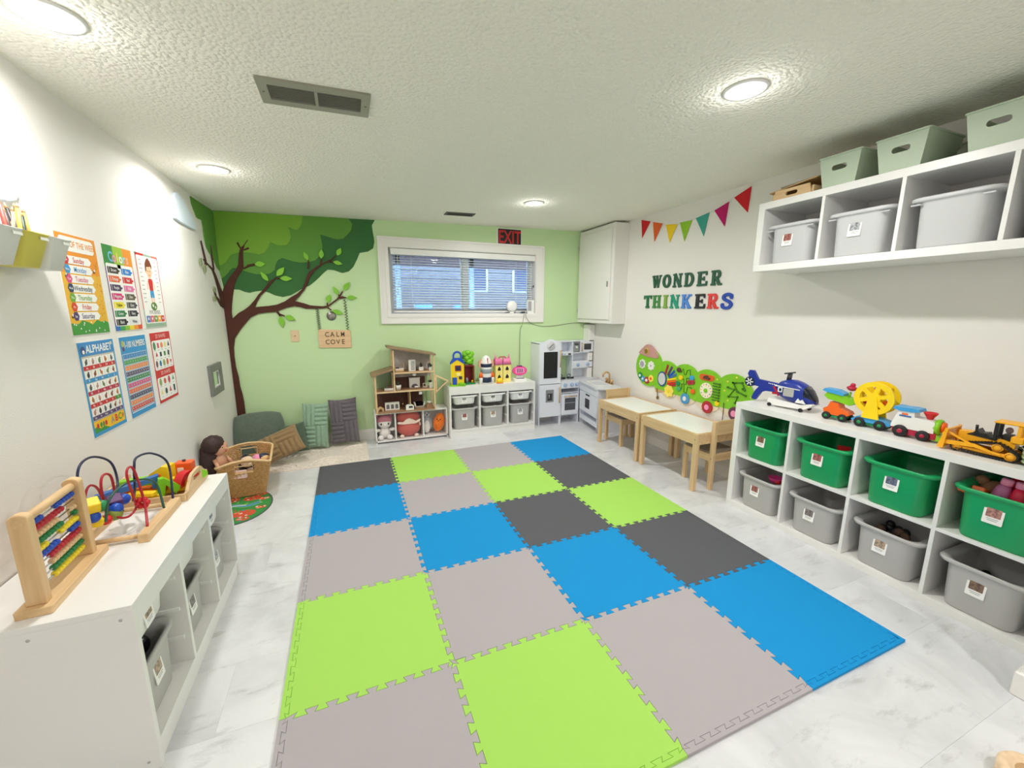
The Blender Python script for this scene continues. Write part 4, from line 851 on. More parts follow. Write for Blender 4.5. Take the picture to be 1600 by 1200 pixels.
# oven block
g=G(); g.box(.288,.30,.0,.235,0,.52,kw,.001); g.box(.536,.548,.0,.235,0,.52,kw,.001); g.box(.30,.536,.2,.235,.1,.52,kw,0); g.box(.30,.536,.01,.2,.095,.107,kw,0); g.box(.30,.536,.01,.2,.372,.382,kw,0); g.build('oven_body',K)
G().box(.286,.80,-.006,.235,.52,.534,kg,.002).build('worktop',K)
cp=G().box(.289,.548,-.01,.002,.435,.52,kw,.002).build('control_panel',K)
for x in (.345,.435,.505): G().lathe([(.001,-.030),(.014,-.030),(.022,-.022),(.022,-.010)],kn,18,(x,0,.478),axis='y').box(x-.002,x+.002,-.033,-.029,.463,.493,whiteP,.001).build('knob',cp)
d=G().box(.302,.534,-.012,.002,.112,.366,kw,.002).build('oven_door',K)
G().prism(rrect(.345,.492,.165,.315,.004),-.015,-.012,plastic('oven window',(84,84,90),.2),axis='y').build('oven_window',d); G().box(.345,.492,-.018,-.0148,.252,.260,sil,0).build('rack_bar',d); G().cyl((.335,-.03,.338),(.505,-.03,.338),.006,gold,n=10).cyl((.345,-.012,.338),(.345,-.03,.338),.004,gold,n=8).cyl((.495,-.012,.338),(.495,-.03,.338),.004,gold,n=8).build('handle',d)
g=G()
for cx in (.36,.475):
    g.ring(circ(cx,.10,.046,20),circ(cx,.10,.036,20),.540,.546,blackP)
    for a in range(4): g.box(cx-.05 if a%2 else cx-.004,cx+.05 if a%2 else cx+.004,.096 if a%2 else .05,.104 if a%2 else .15,.546,.552,blackP,.001); 
    g.cyl((cx-.045,.06,.534),(cx-.045,.06,.546),.004,blackP,n=8); g.cyl((cx+.045,.14,.534),(cx+.045,.14,.546),.004,blackP,n=8); g.tube([(cx-.02,.13,.55),(cx-.02,.132,.575),(cx+.0,.132,.585),(cx+.02,.132,.575),(cx+.02,.13,.55)],.004,blackP,6)
g.build('hob_grate',K)
# upper shelves over the hob and to the right
g=G(); y0=.10
g.box(.286,.80,y0,.235,.985,.998,kw,.001); g.box(.285,.298,y0,.235,.534,.985,kw,.001); g.box(.495,.508,y0,.235,.534,.985,kw,.001); g.box(.787,.80,y0,.235,.534,.985,kw,.001)
g.box(.298,.495,y0,.235,.855,.866,kw,0); g.box(.298,.495,.225,.235,.866,.985,kw,0); g.box(.508,.787,.225,.235,.534,.985,kw,0); g.box(.508,.787,y0,.235,.845,.856,kw,0); g.box(.508,.787,y0,.235,.735,.745,kw,0); g.box(.508,.787,y0,.235,.655,.664,kw,0); g.build('shelf_tower',K)
hd=G().box(.298,.495,y0-.006,y0+.01,.822,.855,kw,.002).build('hood',K)
for x in (.32,.355,.39): G().lathe([(.001,-.004),(.008,-.004),(.008,.002)],kn,12,(x,y0-.006,.838),axis='y').build('button',hd)
G().box(.435,.475,y0-.009,y0-.005,.828,.848,darkG,.001).build('display',hd)
d=G().box(.508,.787,y0-.006,y0+.008,.664,.735,kw,.002).build('knob_panel',K)
for x in (.575,.715): G().lathe([(.001,-.020),(.012,-.020),(.020,-.014),(.020,-.004)],kn,16,(x,y0-.003,.70),axis='y').build('knob',d)
mw=G().box(.60,.787,y0-.010,y0+.006,.856,.985,kw,.002).build('microwave_door',K)
G().prism(rrect(.655,.755,.885,.958,.003),y0-.013,y0-.010,darkG,axis='y').build('microwave_window',mw); G().cyl((.618,y0-.026,.868),(.618,y0-.026,.972),.006,gold,n=10).cyl((.618,y0-.01,.875),(.618,y0-.026,.875),.004,gold,n=8).cyl((.618,y0-.01,.965),(.618,y0-.026,.965),.004,gold,n=8).build('handle',mw)
G().box(.512,.592,y0+.0,y0+.012,.86,.98,sil,.002).build('coffee_panel',K); G().box(.525,.575,y0-.012,y0+.0,.945,.965,darkG,.002).cyl((.55,y0-.008,.905),(.55,y0-.008,.93),.012,whiteP,n=12).build('coffee_spout',K)
# sink block, turned a little into the room
ST=Matrix.Translation((.555,-.01,0))@Matrix.Rotation(radians(-99),4,'Z')
def SG(): return G(ST)
Ls,Ds=.50,.285
g=SG(); g.box(0,.012,.0,Ds,0,.505,kw,.001); g.box(Ls-.012,Ls,.0,Ds,0,.505,kw,.001); g.box(.012,Ls-.012,Ds-.01,Ds,.1,.505,kw,0); g.box(.012,Ls-.012,.004,Ds-.01,.165,.177,kw,0); g.box(.012,Ls-.012,.004,Ds-.01,.06,.115,kw,0); g.build('sink_body',K)
SG().box(.002,Ls-.002,-.008,.004,.415,.505,kw,.002).build('sink_fascia',K)
d=SG().box(.014,Ls-.014,-.010,.004,.180,.410,kw,.002).build('sink_door',K)
SG().prism(rrect(.19,.31,.235,.345,.003),-.013,-.010,darkG,axis='y').build('door_window',d); SG().prism(rrect(.20,.31,.383,.401,.006),-.012,-.0095,blackP,axis='y').build('finger_slot',d)
top=[(-.02,-.02),(Ls-.02,-.025)]+bez([(Ls-.02,-.025),(Ls+.05,.03),(Ls+.075,.14),(Ls+.05,.25),(Ls-.02,Ds)],5)[1:]+[(-.02,Ds)]
SG().prism(top,.505,.525,kg,bev=.004).build('sink_worktop',K)
g=SG(); q=lambda x0,x1,y0,y1,z,r=.02:[(a,b,z) for a,b in rrect(x0,x1,y0,y1,r)]
g.loft([q(.10,.42,.02,.215,.5245),q(.10,.42,.02,.215,.532),q(.112,.408,.032,.203,.532),q(.125,.395,.05,.19,.518)],whiteP); g.build('basin',K)
fc=SG().prism(rrect(.19,.37,.222,.262,.012),.525,.534,gold).tube([(.28,.242,.53),(.28,.242,.62)]+[(.28,.242-.04+.04*cos(a),.62+.04*sin(a)) for a in [pi*k/10 for k in range(1,11)]]+[(.28,.162,.605)],.011,gold,12).build('tap',K)
for x in (.215,.345): SG().lathe([(.012,.534),(.012,.55),(.017,.556),(.016,.575),(.008,.585)],gold,14,(x,.242,0)).build('tap_handle',fc)
for x in (.006,Ls-.006): SG().box(x-.006,x+.006,.0,.02,0,.06,kw,.001).build('foot',K)

# dark filler heaps added low in the cube shelf bins to stand in for shade
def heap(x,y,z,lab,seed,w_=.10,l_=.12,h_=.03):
    g=G(); rr=random.Random(seed); C3=(plastic('dark filler grey',(40,40,44)),plastic('dark filler brown',(64,46,40)),blackP,plastic('dark filler green',(24,44,34)))
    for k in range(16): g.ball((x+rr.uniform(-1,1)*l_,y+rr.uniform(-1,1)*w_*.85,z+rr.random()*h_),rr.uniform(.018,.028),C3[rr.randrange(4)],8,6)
    return tag(g.build('dark_filler'),lab,'toys',kind='stuff')
for k,l in enumerate(('dark filler heap standing in for shade low in the green bin nearest the tables','dark filler heap standing in for shade under the red toy in the second green bin','dark filler heap standing in for shade low in the third green bin')): heap(2.95,1.203-cellx[k],.44,l,20+k,h_=.06)
for k,l in ((0,'dark filler heap standing in for shade low in the grey bin nearest the tables'),(1,'dark filler heap standing in for shade low in the grey bin under the second green bin'),(3,'dark filler heap standing in for shade low in the grey bin under the pink bottles bin')): heap(2.95,1.203-cellx[k],.085,l,30+k,h_=.05)
for k,l in ((1,'black filler pieces in the middle grey bin of the left unit'),(2,'black filler pieces in the far grey bin of the left unit')): heap(-.52,.585+.018+.1555+k*.329,.20,l,40+k,w_=.09,l_=.10,h_=.08)  # dark pieces added to blacken these two bins inside
# ---------------- soft corner ----------------
def cushion(name,label,loc,rotm,w_,h_,th,m,rib=0,blocks=0,amp=.006,nu=56,rnd=0):
    V=[];F=[]; nv=int(nu*h_/w_)
    def prof(u): return max(0,1-abs(u)**2.6)**.55
    for sgn in (1,-1):
        for j in range(nv+1):
            for i in range(nu+1):
                u=2*i/nu-1; v=2*j/nv-1
                p=prof(u)*prof(v); z=th/2*p
                if rib and min(i,nu-i,j,nv-j)>0:
                    bi=int((u+1)/2*blocks) ; bj=int((v+1)/2*blocks)
                    c=(u*w_/2) if (bi+bj)%2 else (v*h_/2)
                    z+=amp*(abs(sin(c*pi/rib))-.4)*min(1,p*3)
                k=(.06*(1-abs(u)**2)*(abs(v)**4) if not rnd else rnd*abs(u)**3); k2=(.06*(1-abs(v)**2)*(abs(u)**4) if not rnd else rnd*abs(v)**3)
                V.append((u*w_/2*(1-k2),v*h_/2*(1-k),sgn*z))
    n=(nu+1)*(nv+1)
    for s_ in (0,1):
        for j in range(nv):
            for i in range(nu):
                a=s_*n+j*(nu+1)+i; f=(a,a+1,a+nu+2,a+nu+1); F.append(f if s_==0 else f[::-1])
    g=G(Matrix.Translation(loc)@rotm); g.add(V,F,m,True); o=g.build(name); return o
def rot(x,y,z): return Matrix.Rotation(radians(z),4,'Z')@Matrix.Rotation(radians(y),4,'Y')@Matrix.Rotation(radians(x),4,'X')
def cloth(n,c,b=.002): return mat(n,c,.95,noise=.22,nscale=(40,40,40),bump=b,bscale=120,sheen=.25)
sage=cloth('sage corduroy',(150,180,156)); slate=cloth('slate corduroy',(112,104,112)); tan=cloth('tan corduroy',(156,128,88)); moss=cloth('grey green velvet',(98,112,100)); forest=cloth('forest cloth',(84,104,84))
tag(cushion('floor_cushion','large grey green velvet cushion leaning in the left back corner under the tree',(-.515,3.485,.215),rot(72,0,8),.42,.44,.19,moss,nu=40,rnd=.13),'x','cushion')
bpy.data.objects['floor_cushion']['label']='large grey green velvet cushion leaning in the left back corner under the tree'; bpy.data.objects['floor_cushion']['category']='cushion'
def cush(*a,**k): o=cushion(*a,**k); return tag(o,a[1],'cushion')
cush('cushion','tan corduroy cushion lying tilted behind the wicker basket',(-.325,3.20,.185),rot(58,-21,6),.38,.25,.12,tan,rib=.042,blocks=2,amp=.016)
cush('cushion','small dark green cushion half hidden behind the tan corduroy cushion',(-.25,3.43,.165),rot(70,-8,0),.26,.28,.09,forest,nu=30)
cush('throw_pillow','sage green corduroy pillow standing against the green wall',(-.045,3.535,.245),rot(80,2,-4),.235,.45,.10,sage,rib=.043,blocks=2,amp=.015)
cush('throw_pillow','dark grey corduroy pillow standing right of the sage one',(.215,3.545,.262),rot(80,-3,-6),.265,.46,.10,slate,rib=.043,blocks=2,amp=.015)
# cream rug with raised arches
rg=cloth('cream pile',(240,228,216),.003); rg2=cloth('cream raised pile',(246,236,224),.003)
t=thing('area_rug','cream pile rug with raised arch pattern under the cushions','rug',(-.13,3.315,0))
G().prism(rrect(-.54,.545,-.30,.325,.02),0,.012,rg,bev=.004).build('base',t)
for cx,cy,n in ((.25,-.30,4),(-.25,-.30,4),(.0,.02,3),(-.47,.02,3),(.47,.02,3)):
    for k in range(n):
        r=.055+.052*k
        p=[(cx+r*cos(a),cy+r*.95*sin(a)) for a in [pi*q/18 for q in range(19)]]; p=[q for q in p if abs(q[0])<.52 and -.29<q[1]<.31]
        if len(p)>3: G().tube([(x,y,.0125) for x,y in p],.009,rg2,6).build('arch',t)
# round play mat
pm=thing('play_mat','oval green and red patterned play mat in front of the basket','mat',(-.485,2.42,0)); gm=mat('mat green',(52,140,64),.7); 
G().prism(circ(0,0,.205,40,.27),0,.004,mat('mat dark edge',(70,84,80),.7)).build('edge',pm)
g=G(); g.flat(circ(0,0,.196,40,.26),.0043,gm); rr=random.Random(5)
mr=mat('mat red',(206,80,50),.7); mb=mat('mat blue',(70,140,190),.7); mw_=mat('mat white',(230,226,216),.7); mo=mat('mat peach',(236,160,110),.7); ml=mat('mat light green',(120,180,80),.7)
def blob(x,y,r,m,z,ry=None,n=12):
    if (x/.185)**2+(y/.25)**2<1: g.flat(circ(x,y,r,n,ry),z,m)
g.flat(stroke(bez([(-.15,-.02),(-.05,.03),(.05,.0),(.13,.04)],6),.045),.0047,ml); g.flat(stroke(bez([(-.15,-.02),(-.05,.03),(.05,.0),(.12,.035)],6),.03),.0050,mb); g.flat(stroke(bez([(-.1,.005),(-.03,.022),(.04,.012)],6),.010),.0053,mw_)
for k,(x,y,r) in enumerate([(-.08,.13,.06),(.06,.12,.06),(.11,.18,.04),(.05,-.12,.075),(-.10,-.10,.06),(.14,-.05,.035),(.03,.20,.04),(-.05,-.20,.045),(.06,-.20,.04),(-.12,.05,.04),(.14,.09,.035)]):
    blob(x,y,r,mr,.0048+.00002*k,r*.7)
    for q in range(9): blob(x+rr.uniform(-.7,.7)*r,y+rr.uniform(-.5,.5)*r,.008,(mo,mw_,mr,gm)[q%4],.0052+.00003*q,n=7)
for q in range(26): x,y=rr.uniform(-.18,.18),rr.uniform(-.24,.24); blob(x,y,.009,(ml,mw_,mb,mr)[q%4],.00505+.00001*q,n=7)
g.build('print',pm)
# wicker basket with dolls
wick=mat('wicker',(222,178,116),.7,noise=.35,nscale=(60,60,200),col2=(170,122,70)); rimw=mat('pale cane',(236,200,148),.6,noise=.2,nscale=(90,90,90))
BK=thing('wicker_basket','square wicker basket with hand holes holding dolls by the left wall','basket',(-.475,2.735,.004),6)
Hb=.27
def bl_(z,k=0,n=9):
    f=z/Hb; a=.105+.060*f+k; b=.145+.075*f+k
    return rrect(-a,a,-b,b,.03,4)
g=G(); n=len(bl_(0)); Rw=24
def hand(p,z): return abs(p[0])<.055 and abs(p[1])>.10 and .195<z<.250
for r_ in range(Rw):
    z=.008+(Hb-.018)*r_/(Rw-1); base=bl_(z); P=[]
    # dense path round the basket with the over-under weave
    m_=12; path=[]
    for j in range(n):
        a,b=Vector(base[j]),Vector(base[(j+1)%n]); L_=(b-a).length; q=max(1,int(L_/.012))
        for k in range(q): path.append(a+(b-a)*(k/q))
    cx=[]
    for j,p in enumerate(path):
        w_=.0035*(1 if (j+r_)%2 else -1); d=p.normalized(); zz=z+(.030*(1-(p[0]/.16)**2)*(z/Hb)**2 if abs(p[1])>.13 else 0)
        cx.append((p+d*w_,zz,hand(p,z)))
    run=[]
    if not any(c[2] for c in cx): g.tube([(c[0][0],c[0][1],c[1]) for c in cx],.0056,wick,5,closed=True)
    else:
        s0=next(i for i in range(len(cx)) if cx[i][2] and not cx[(i+1)%len(cx)][2]); seq=cx[s0+1:]+cx[:s0+1]
        for c in seq+[(None,0,True)]:
            if c[2]:
                if len(run)>2: g.tube(run,.0056,wick,5)
                run=[]
            else: run.append((c[0][0],c[0][1],c[1]))
o=g.build('weave',BK); o['kind']='stuff'
G().prism(bl_(.004,-.004),.0,.008,wick).build('bottom',BK)
rim=[(p[0],p[1],Hb+(.034*(1-(p[0]/.165)**2) if abs(p[1])>.18 else 0)) for p in [tuple(Vector(a)+(Vector(b)-Vector(a))*(k/4)) for a,b in zip(bl_(Hb,.002),bl_(Hb,.002)[1:]+bl_(Hb,.002)[:1]) for k in range(4)]]
G().tube(rim,.0085,rimw,8,closed=True).build('rim',BK)
for s in (-1,1):
    y=s*(.145+.075*.22/Hb+.002); G().tube([(-.055,y-s*.005,.205),(.055,y-s*.005,.205),(.055,y+s*.008,.262),(-.055,y+s*.008,.262)],.005,rimw,6,closed=True).build('hand_hole_rim',BK)
hairm=mat('doll hair',(62,38,34),.6,noise=.4,nscale=(90,90,8),bump=.004,bscale=90)
D=thing('doll','doll with long dark brown hair sitting up at the left of the basket','doll',(-.60,2.575,.235),62)
G().ball((0,0,.06),(.045,.035,.065),skin,14,10).build('torso',D)
hd=G().ball((.0,-.005,.175),(.050,.052,.060),skin,18,12).ball((.0,-.058,.168),(.008,.008,.007),skin,8,6).build('head',D)
g=G(); g.ball((-.022,.016,.20),(.072,.066,.066),hairm,18,12,lambda d:1+.05*sin(14*d.x)); g.ball((-.02,.050,.105),(.075,.052,.135),hairm,16,12,lambda d:1+.06*sin(12*d.x+4*d.z)); g.build('hair',D)
for s in (-1,1): G().cyl((s*.045,0,.095),(s*.062,-.045,.03),.014,skin,.011,10).build('arm',D); G().ball((s*.018,-.048,.182),(.007,.005,.005),eye,8,6).build('eye',D)
g=G(); g.prism([(-.014,-.0),(.014,0),(.0,-.006)],-.056,-.053,red,axis='y'); g.T=Matrix(); g.build('mouth',D).location=(0,0,.150)
P_2=thing('plush_dog','black and cream plush dog lying in the middle of the basket','plush toy',(-.475,2.64,.15),-20); bkp=plushm('black',(30,28,30)); crm=plushm('warm cream',(236,206,180))
G().ball((0,.03,.075),(.050,.060,.075),bkp,16,10).build('body',P_2); g=G(); g.ball((.035,-.015,.115),(.045,.04,.042),crm,16,10); g.ball((.07,-.03,.105),(.022,.02,.016),crm,10,8); g.build('head',P_2)
G().ball((.02,.0,.14),(.03,.03,.03),bkp,12,8).build('cap',P_2); G().ball((.088,-.036,.112),(.007,.007,.006),eye,8,6).build('nose',P_2)
for y,z in ((-.045,.125),): G().ball((.048,y-.008,z),(.005,.004,.006),eye,8,6).build('eye',P_2)
for s in (-1,1): G().ball((.035,-.03+s*.03,.045),(.022,.03,.018),crm,10,8).build('paw',P_2)
PD=thing('doll','small doll in pink cap lying at the right of the basket','doll',(-.385,2.745,.16),20)
G().ball((0,.0,.03),(.045,.06,.04),pink,14,10).build('body',PD); G().ball((.02,-.03,.075),(.040,.040,.036),mat('doll skin warm',(234,190,130),.5),16,10).build('head',PD)
g=G(); g.ball((.016,-.018,.088),(.043,.040,.030),navy,14,9); g.build('hair',PD); G().ball((-.025,-.01,.078),(.036,.042,.038),pkl,14,9).build('cap',PD)
one(G(Matrix.Translation((-.49,2.54,.2))).prism(rrect(-.05,.05,-.03,.03,.008),-.004,.004,plushm('pale pink',(240,206,204)),axis='y'),'cloth_scrap','pale pink cloth showing inside the front hand hole of the basket','cloth')
# ---------------- dollhouse ----------------
DH=thing('dollhouse','tall open wooden dollhouse with sloped brown roofs on the cubby bench','dollhouse',(.522,3.435,.3265)); dw=woodm('dollhouse pine',(232,202,160),(214,178,130),0); rf=woodm('brown roof board',(160,132,100),(132,104,76),0); fb=woodm('brown floorboards',(176,138,104),(140,104,74),0); dbw=mat('chocolate wall',(92,58,48),.7); gw=mat('grey mural wall',(196,188,182),.7,noise=.25,nscale=(14,14,14)); acr=mat('clear acrylic',(232,244,236),.05,trans=1,alpha=.35)
Dd=.20
def dh(n,*b,m=dw,lab=None):
    o=G().box(*b,m,.001).build(n,DH)
    if lab: o['label']=lab
    return o
dh('base_board',0,.60,0,Dd,0,.012,m=fb); dh('floor_board',.012,.588,.002,Dd,.212,.224,m=fb); dh('floor_board',.185,.588,.002,Dd,.402,.414,m=fb)
dh('edge_strip',.012,.588,-.003,.002,.210,.226); dh('edge_strip',.185,.588,-.003,.002,.400,.416)
dh('post',0,.014,-.004,.012,.0,.395); dh('post',.588,.602,-.004,.012,0,.588); dh('post',.183,.197,-.004,.012,.215,.640); dh('post',0,.014,Dd-.012,Dd,0,.42); dh('post',.588,.602,Dd-.012,Dd,0,.6); dh('post',.183,.197,Dd-.012,Dd,.215,.66)
def roof(n,p): return G().prism(p,-.022,Dd+.01,rf,axis='y',bev=.001).build(n,DH)
roof('roof_board',[(.135,.666),(.615,.576),(.618,.592),(.138,.684)]); roof('roof_board',[(-.03,.383),(.186,.443),(.184,.462),(-.033,.402)])
dh('back_wall',.014,.5,Dd-.004,Dd,.012,.212,m=dbw); dh('back_wall',.20,.53,Dd-.004,Dd,.224,.335,m=dbw); dh('back_wall',.20,.588,Dd-.004,Dd,.335,.402,m=gw)
G().prism([(.197,.414),(.588,.414),(.588,.582),(.197,.655)],Dd-.004,Dd,gw,axis='y').build('back_wall',DH)
dh('partition',.34,.346,.02,Dd-.004,.012,.212,m=dw)
G().prism([(.014,.224),(.183,.224),(.183,.44),(.014,.395)],Dd-.003,Dd-.001,acr,axis='y').build('acrylic_pane',DH)
tri=[(.604,.375),(.752,.300),(.606,.175)]
o=G(Matrix.Translation((0,.01,0))); T3=[(x,-z) for x,z in tri]
i3=inset(tri,.014); oo=tri if area(tri)>0 else tri[::-1]
g=G(Matrix(((1,0,0,0),(0,0,-1,.008),(0,1,0,0),(0,0,0,1)))); g.ring(oo,i3,0,.012,dw); g.build('side_shutter',DH)
G(Matrix(((1,0,0,0),(0,0,-1,.008),(0,1,0,0),(0,0,0,1)))).prism(i3,.004,.006,acr).build('acrylic_pane',DH)
dx,dy,dz=.522,3.435,.3265
FG='miniature furniture in the dollhouse'
def mini(n,lab,cat,g,x,y,z,parts=()):
    t=thing(n,lab,cat,(dx+x,dy+y,dz+z),0,FG); g.build('body',t)
    for pn_,pg_ in parts: pg_.build(pn_,t)
    return t
wp_=plastic('mini white',(238,236,230),.5); pw_=dw
B=lambda *b,m=wp_: G().box(*b,m,.001)
mini('toy_bed','tiny wooden bed with white covers on the top floor of the dollhouse','toy furniture',B(-.045,.045,-.03,.03,0,.018,m=dw).box(.041,.045,-.03,.03,.0,.085,dw,.001).box(-.045,-.041,-.03,.03,0,.05,dw,.001),.255,.10,.4145,[('mattress',B(-.04,.04,-.028,.028,.018,.032)),('pillow',B(.01,.036,-.022,.022,.032,.044,m=mat('mini grey',(170,160,156),.8))),('blanket',B(-.04,.0,-.029,.029,.031,.036,m=dbw))])
g=B(-.034,.034,-.012,.012,0,.118)
mini('toy_wardrobe','tiny white wardrobe with a dark louvred door on the top floor','toy furniture',g,.38,.06,.4145,[('louver_door',G().box(-.012,.026,-.014,-.0115,.014,.104,mat('mini slate',(110,108,112),.6),0))]+[('louver',G().box(-.012,.026,-.016,-.0135,.022+.014*k,.028+.014*k,wp_,0)) for k in range(6)])
mini('toy_pot','tiny white pot with a dark plant on the top floor','toy furniture',B(-.022,.022,-.018,.018,0,.036),.475,.08,.4145,[('plant',G().ball((0,0,.055),(.014,.012,.026),mat('mini dark plant',(60,66,54),.8),10,8,lambda d:1+.2*sin(9*d.x)))])
mini('toy_stand','tiny pale stand with a dark plant at the right of the top floor','toy furniture',B(-.013,.013,-.012,.012,0,.04),.565,.04,.4145,[('plant',G().ball((-.008,0,.052),(.022,.014,.026),mat('mini dark plant',(60,66,54),.8),10,8,lambda d:1+.25*sin(8*d.x)))])
mini('toy_planter','tiny white tapered planter with a plant on the middle floor','toy furniture',G().loft([[(a,b,z) for a,b in rrect(-h,h,-h*.7,h*.7,.004)] for h,z in ((.019,0),(.027,.05),(.024,.05),(.02,.042))],wp_),.235,.07,.2245,[('plant',G().ball((-.004,0,.066),(.02,.015,.022),mat('mini dark plant',(60,66,54),.8),10,8))])
fa=arc(0,0.006,.036,0,180,10)
mini('toy_fireplace','tiny white fireplace with an arched grey opening on the middle floor','toy furniture',B(-.055,.055,0,.03,0,.10).box(-.06,.06,-.005,.032,.10,.108,wp_,.001),.41,.13,.2245,[('arch',G().prism(fa,-.003,.0,mat('mini slate',(110,108,112),.6),axis='y')),('logs',G().cyl((-.02,-.006,.012),(.02,-.006,.012),.006,dbw,n=8))])
mini('toy_stool','tiny white round stool in front of the fireplace','toy furniture',G().lathe([(.001,.02),(.022,.02),(.022,.028),(.001,.028)],wp_,16),.415,.05,.2245,[('leg',G().cyl((s*.014,0,0),(s*.012,0,.021),.003,dw,n=6)) for s in (-1,1)])
o3=[(-.022,0),(.022,0),(.022,.045),(-.022,.045)]
g=G(Matrix(((1,0,0,0),(0,0,-1,0),(0,1,0,0),(0,0,0,1)))); g.ring(o3,inset(o3,.006),0,.008,wp_)
mini('toy_picture','tiny white square frame on the middle floor','toy furniture',g,.515,.12,.2245)
mini('toy_cabinet','tiny white tall cabinet at the right of the middle floor','toy furniture',B(-.013,.013,-.014,.014,0,.062),.565,.05,.2245,[('plant',G().ball((-.006,0,.074),(.02,.012,.014),mat('mini dark plant',(60,66,54),.8),8,6))])
mini('toy_desk','tiny low white desk with dark boxes in the left wing of the dollhouse','toy furniture',B(-.045,.045,-.02,.02,.0,.022),.14,.08,.2245,[('box',B(-.01,.03,-.012,.012,.022,.05,m=dbw))])
for x,z,l in ((.395,.388,'tiny white round lamp under the top floor of the dollhouse'),(.45,.200,'tiny white square lamp under the middle floor of the dollhouse')):
    tt=thing('toy_lamp',l,'toy lamp',(dx+x,dy+.03,dz+z),0,FG)
    (G().ball((0,0,-.006),(.020,.016,.017),wp_,14,8) if z>.3 else B(-.016,.016,-.014,.014,-.03,.0)).build('shade',tt); G().cyl((0,0,.005),(0,0,.0115),.004,whiteP,n=8).build('rod',tt)
dg=[(-.032,0),(-.032,.03),(0,.05),(.032,.03),(.032,0),(.018,0)]+[(.018,.015)]+[(0,.028),(-.018,.015),(-.018,0)]
mini('toy_kennel','tiny wooden dog kennel on the ground floor of the dollhouse','toy furniture',G().prism(dg,-.012,.012,dw,axis='y'),.045,.07,.0125)
t=mini('toy_sideboard','tiny white sideboard with three arched dark openings on the ground floor','toy furniture',B(-.072,.072,-.014,.014,0,.082),.165,.09,.0125,[('arch',G().prism([(c-.015,.015),(c+.015,.015)]+arc(c,.048,.015,0,180,8),-.0155,-.0135,mat('mini slate',(110,108,112),.6),axis='y')) for c in (-.044,0,.044)])
mini('toy_floor_lamp','tiny brown floor lamp beside the sideboard in the dollhouse','toy furniture',G().cyl((0,0,0),(0,0,.12),.003,dbw,n=6).ball((0,0,.06),.006,dw,8,6),.272,.07,.0125)
mini('toy_sink','tiny white washstand with a dark basin in front on the ground floor','toy furniture',G().prism([(-.04,0),(.04,0),(.04,.042),(.02,.055),(-.025,.055),(-.04,.042)],-.02,.02,wp_,axis='y'),.335,.03,.0125,[('basin',B(-.012,.028,-.0215,-.0195,.022,.044,m=darkG)),('tap',G().cyl((.0,.0,.055),(.0,.0,.075),.003,metalS,n=6))])
mini('toy_bathtub','tiny white bathtub at the back of the ground floor in the dollhouse','toy furniture',G().loft([[(a,b,z) for a,b in rrect(-.06-k,.06+k,-.025,.025,.012)] for k,z in ((-.01,0),(.0,.06),(-.004,.06),(-.012,.02))],wp_),.445,.10,.0125)
mini('toy_chest','tiny brown chest with a white bowl on it at the right of the ground floor','toy furniture',B(-.032,.032,-.02,.02,0,.045,m=fb),.545,.06,.0125,[('bowl',G().lathe([(.001,.046),(.014,.046),(.026,.066),(.024,.066),(.012,.05),(.001,.05)],wp_,16))])
# ---------------- toys on the bin frame under the window ----------------
Z=.5605
H1=thing('toy_house','yellow toy house with blue roof and handle at the left on the bin frame','toy house',(1.372,3.45,Z),-14)
G().prism(rrect(-.085,.085,-.05,.06,.02),0,.016,lime).build('base',H1)
w_=[(-.068,.016),(.068,.016),(.070,.24),(.0,.285),(-.070,.24)]
G().prism(w_,-.03,.05,yellow,axis='y',bev=.003).build('walls',H1)
g=G(); g.prism([(-.078,.235),(.0,.286),(.078,.235),(.078,.252),(.05,.29),(-.05,.29),(-.078,.252)],-.034,.056,blue,axis='y'); g.build('roof',H1)
g=G(Matrix(((1,0,0,0),(0,0,-1,.02),(0,1,0,.280),(0,0,0,1)))); oo=[(-.05,0),(.05,0)]+arc(0,.045,.05,0,180,10); g.ring(oo,inset(oo,.020),0,.024,blue); g.build('handle',H1)
G().prism(rrect(-.025,.04,.165,.225,.004),-.034,-.0295,crim,axis='y').build('window_frame',H1); G().prism(rrect(-.018,.033,.172,.218,.003),-.036,-.034,navy,axis='y').build('window',H1)
G().prism(rrect(-.012,.030,.110,.145,.003),-.034,-.0295,plastic('pale yellow plastic',(250,236,150)),axis='y').build('window',H1); G().prism(rrect(.015,.048,.075,.108,.003),-.034,-.0295,darkG,axis='y').build('window',H1)
G().prism([(-.055,.018),(-.008,.018),(-.008,.095),(-.055,.095)],-.036,-.0295,blue,axis='y',bev=.001).build('door',H1); G().ball((.04,-.04,.025),(.035,.02,.02),lime,10,7).build('bush',H1)
H2=thing('toy_tree_house','toy tree house with lime leafy top and dark red room behind the yellow house','toy house',(1.508,3.53,Z),4)
leafG=plastic('leafy green plastic',(122,196,36))
g=G(); rr=random.Random(9)
for k in range(16): a=k*2.4; g.ball((.035*cos(a)*(1+.2*(k%2)),.025*sin(a),.235+.0075*k),(.036,.032,.030),leafG,10,7)
o=g.build('foliage',H2); o['kind']='stuff'
g=G(); g.box(-.062,.065,.03,.045,.01,.205,plastic('dark red plastic',(130,22,40)),.003); g.box(.052,.066,-.045,.045,.01,.205,plastic('trunk brown plastic',(134,92,58)),.004); g.box(-.066,-.052,-.045,.045,.01,.205,plastic('trunk brown plastic',(134,92,58)),.004); g.box(-.06,.06,-.04,.045,.195,.21,plastic('dark red plastic',(130,22,40)),.003); g.build('room',H2)
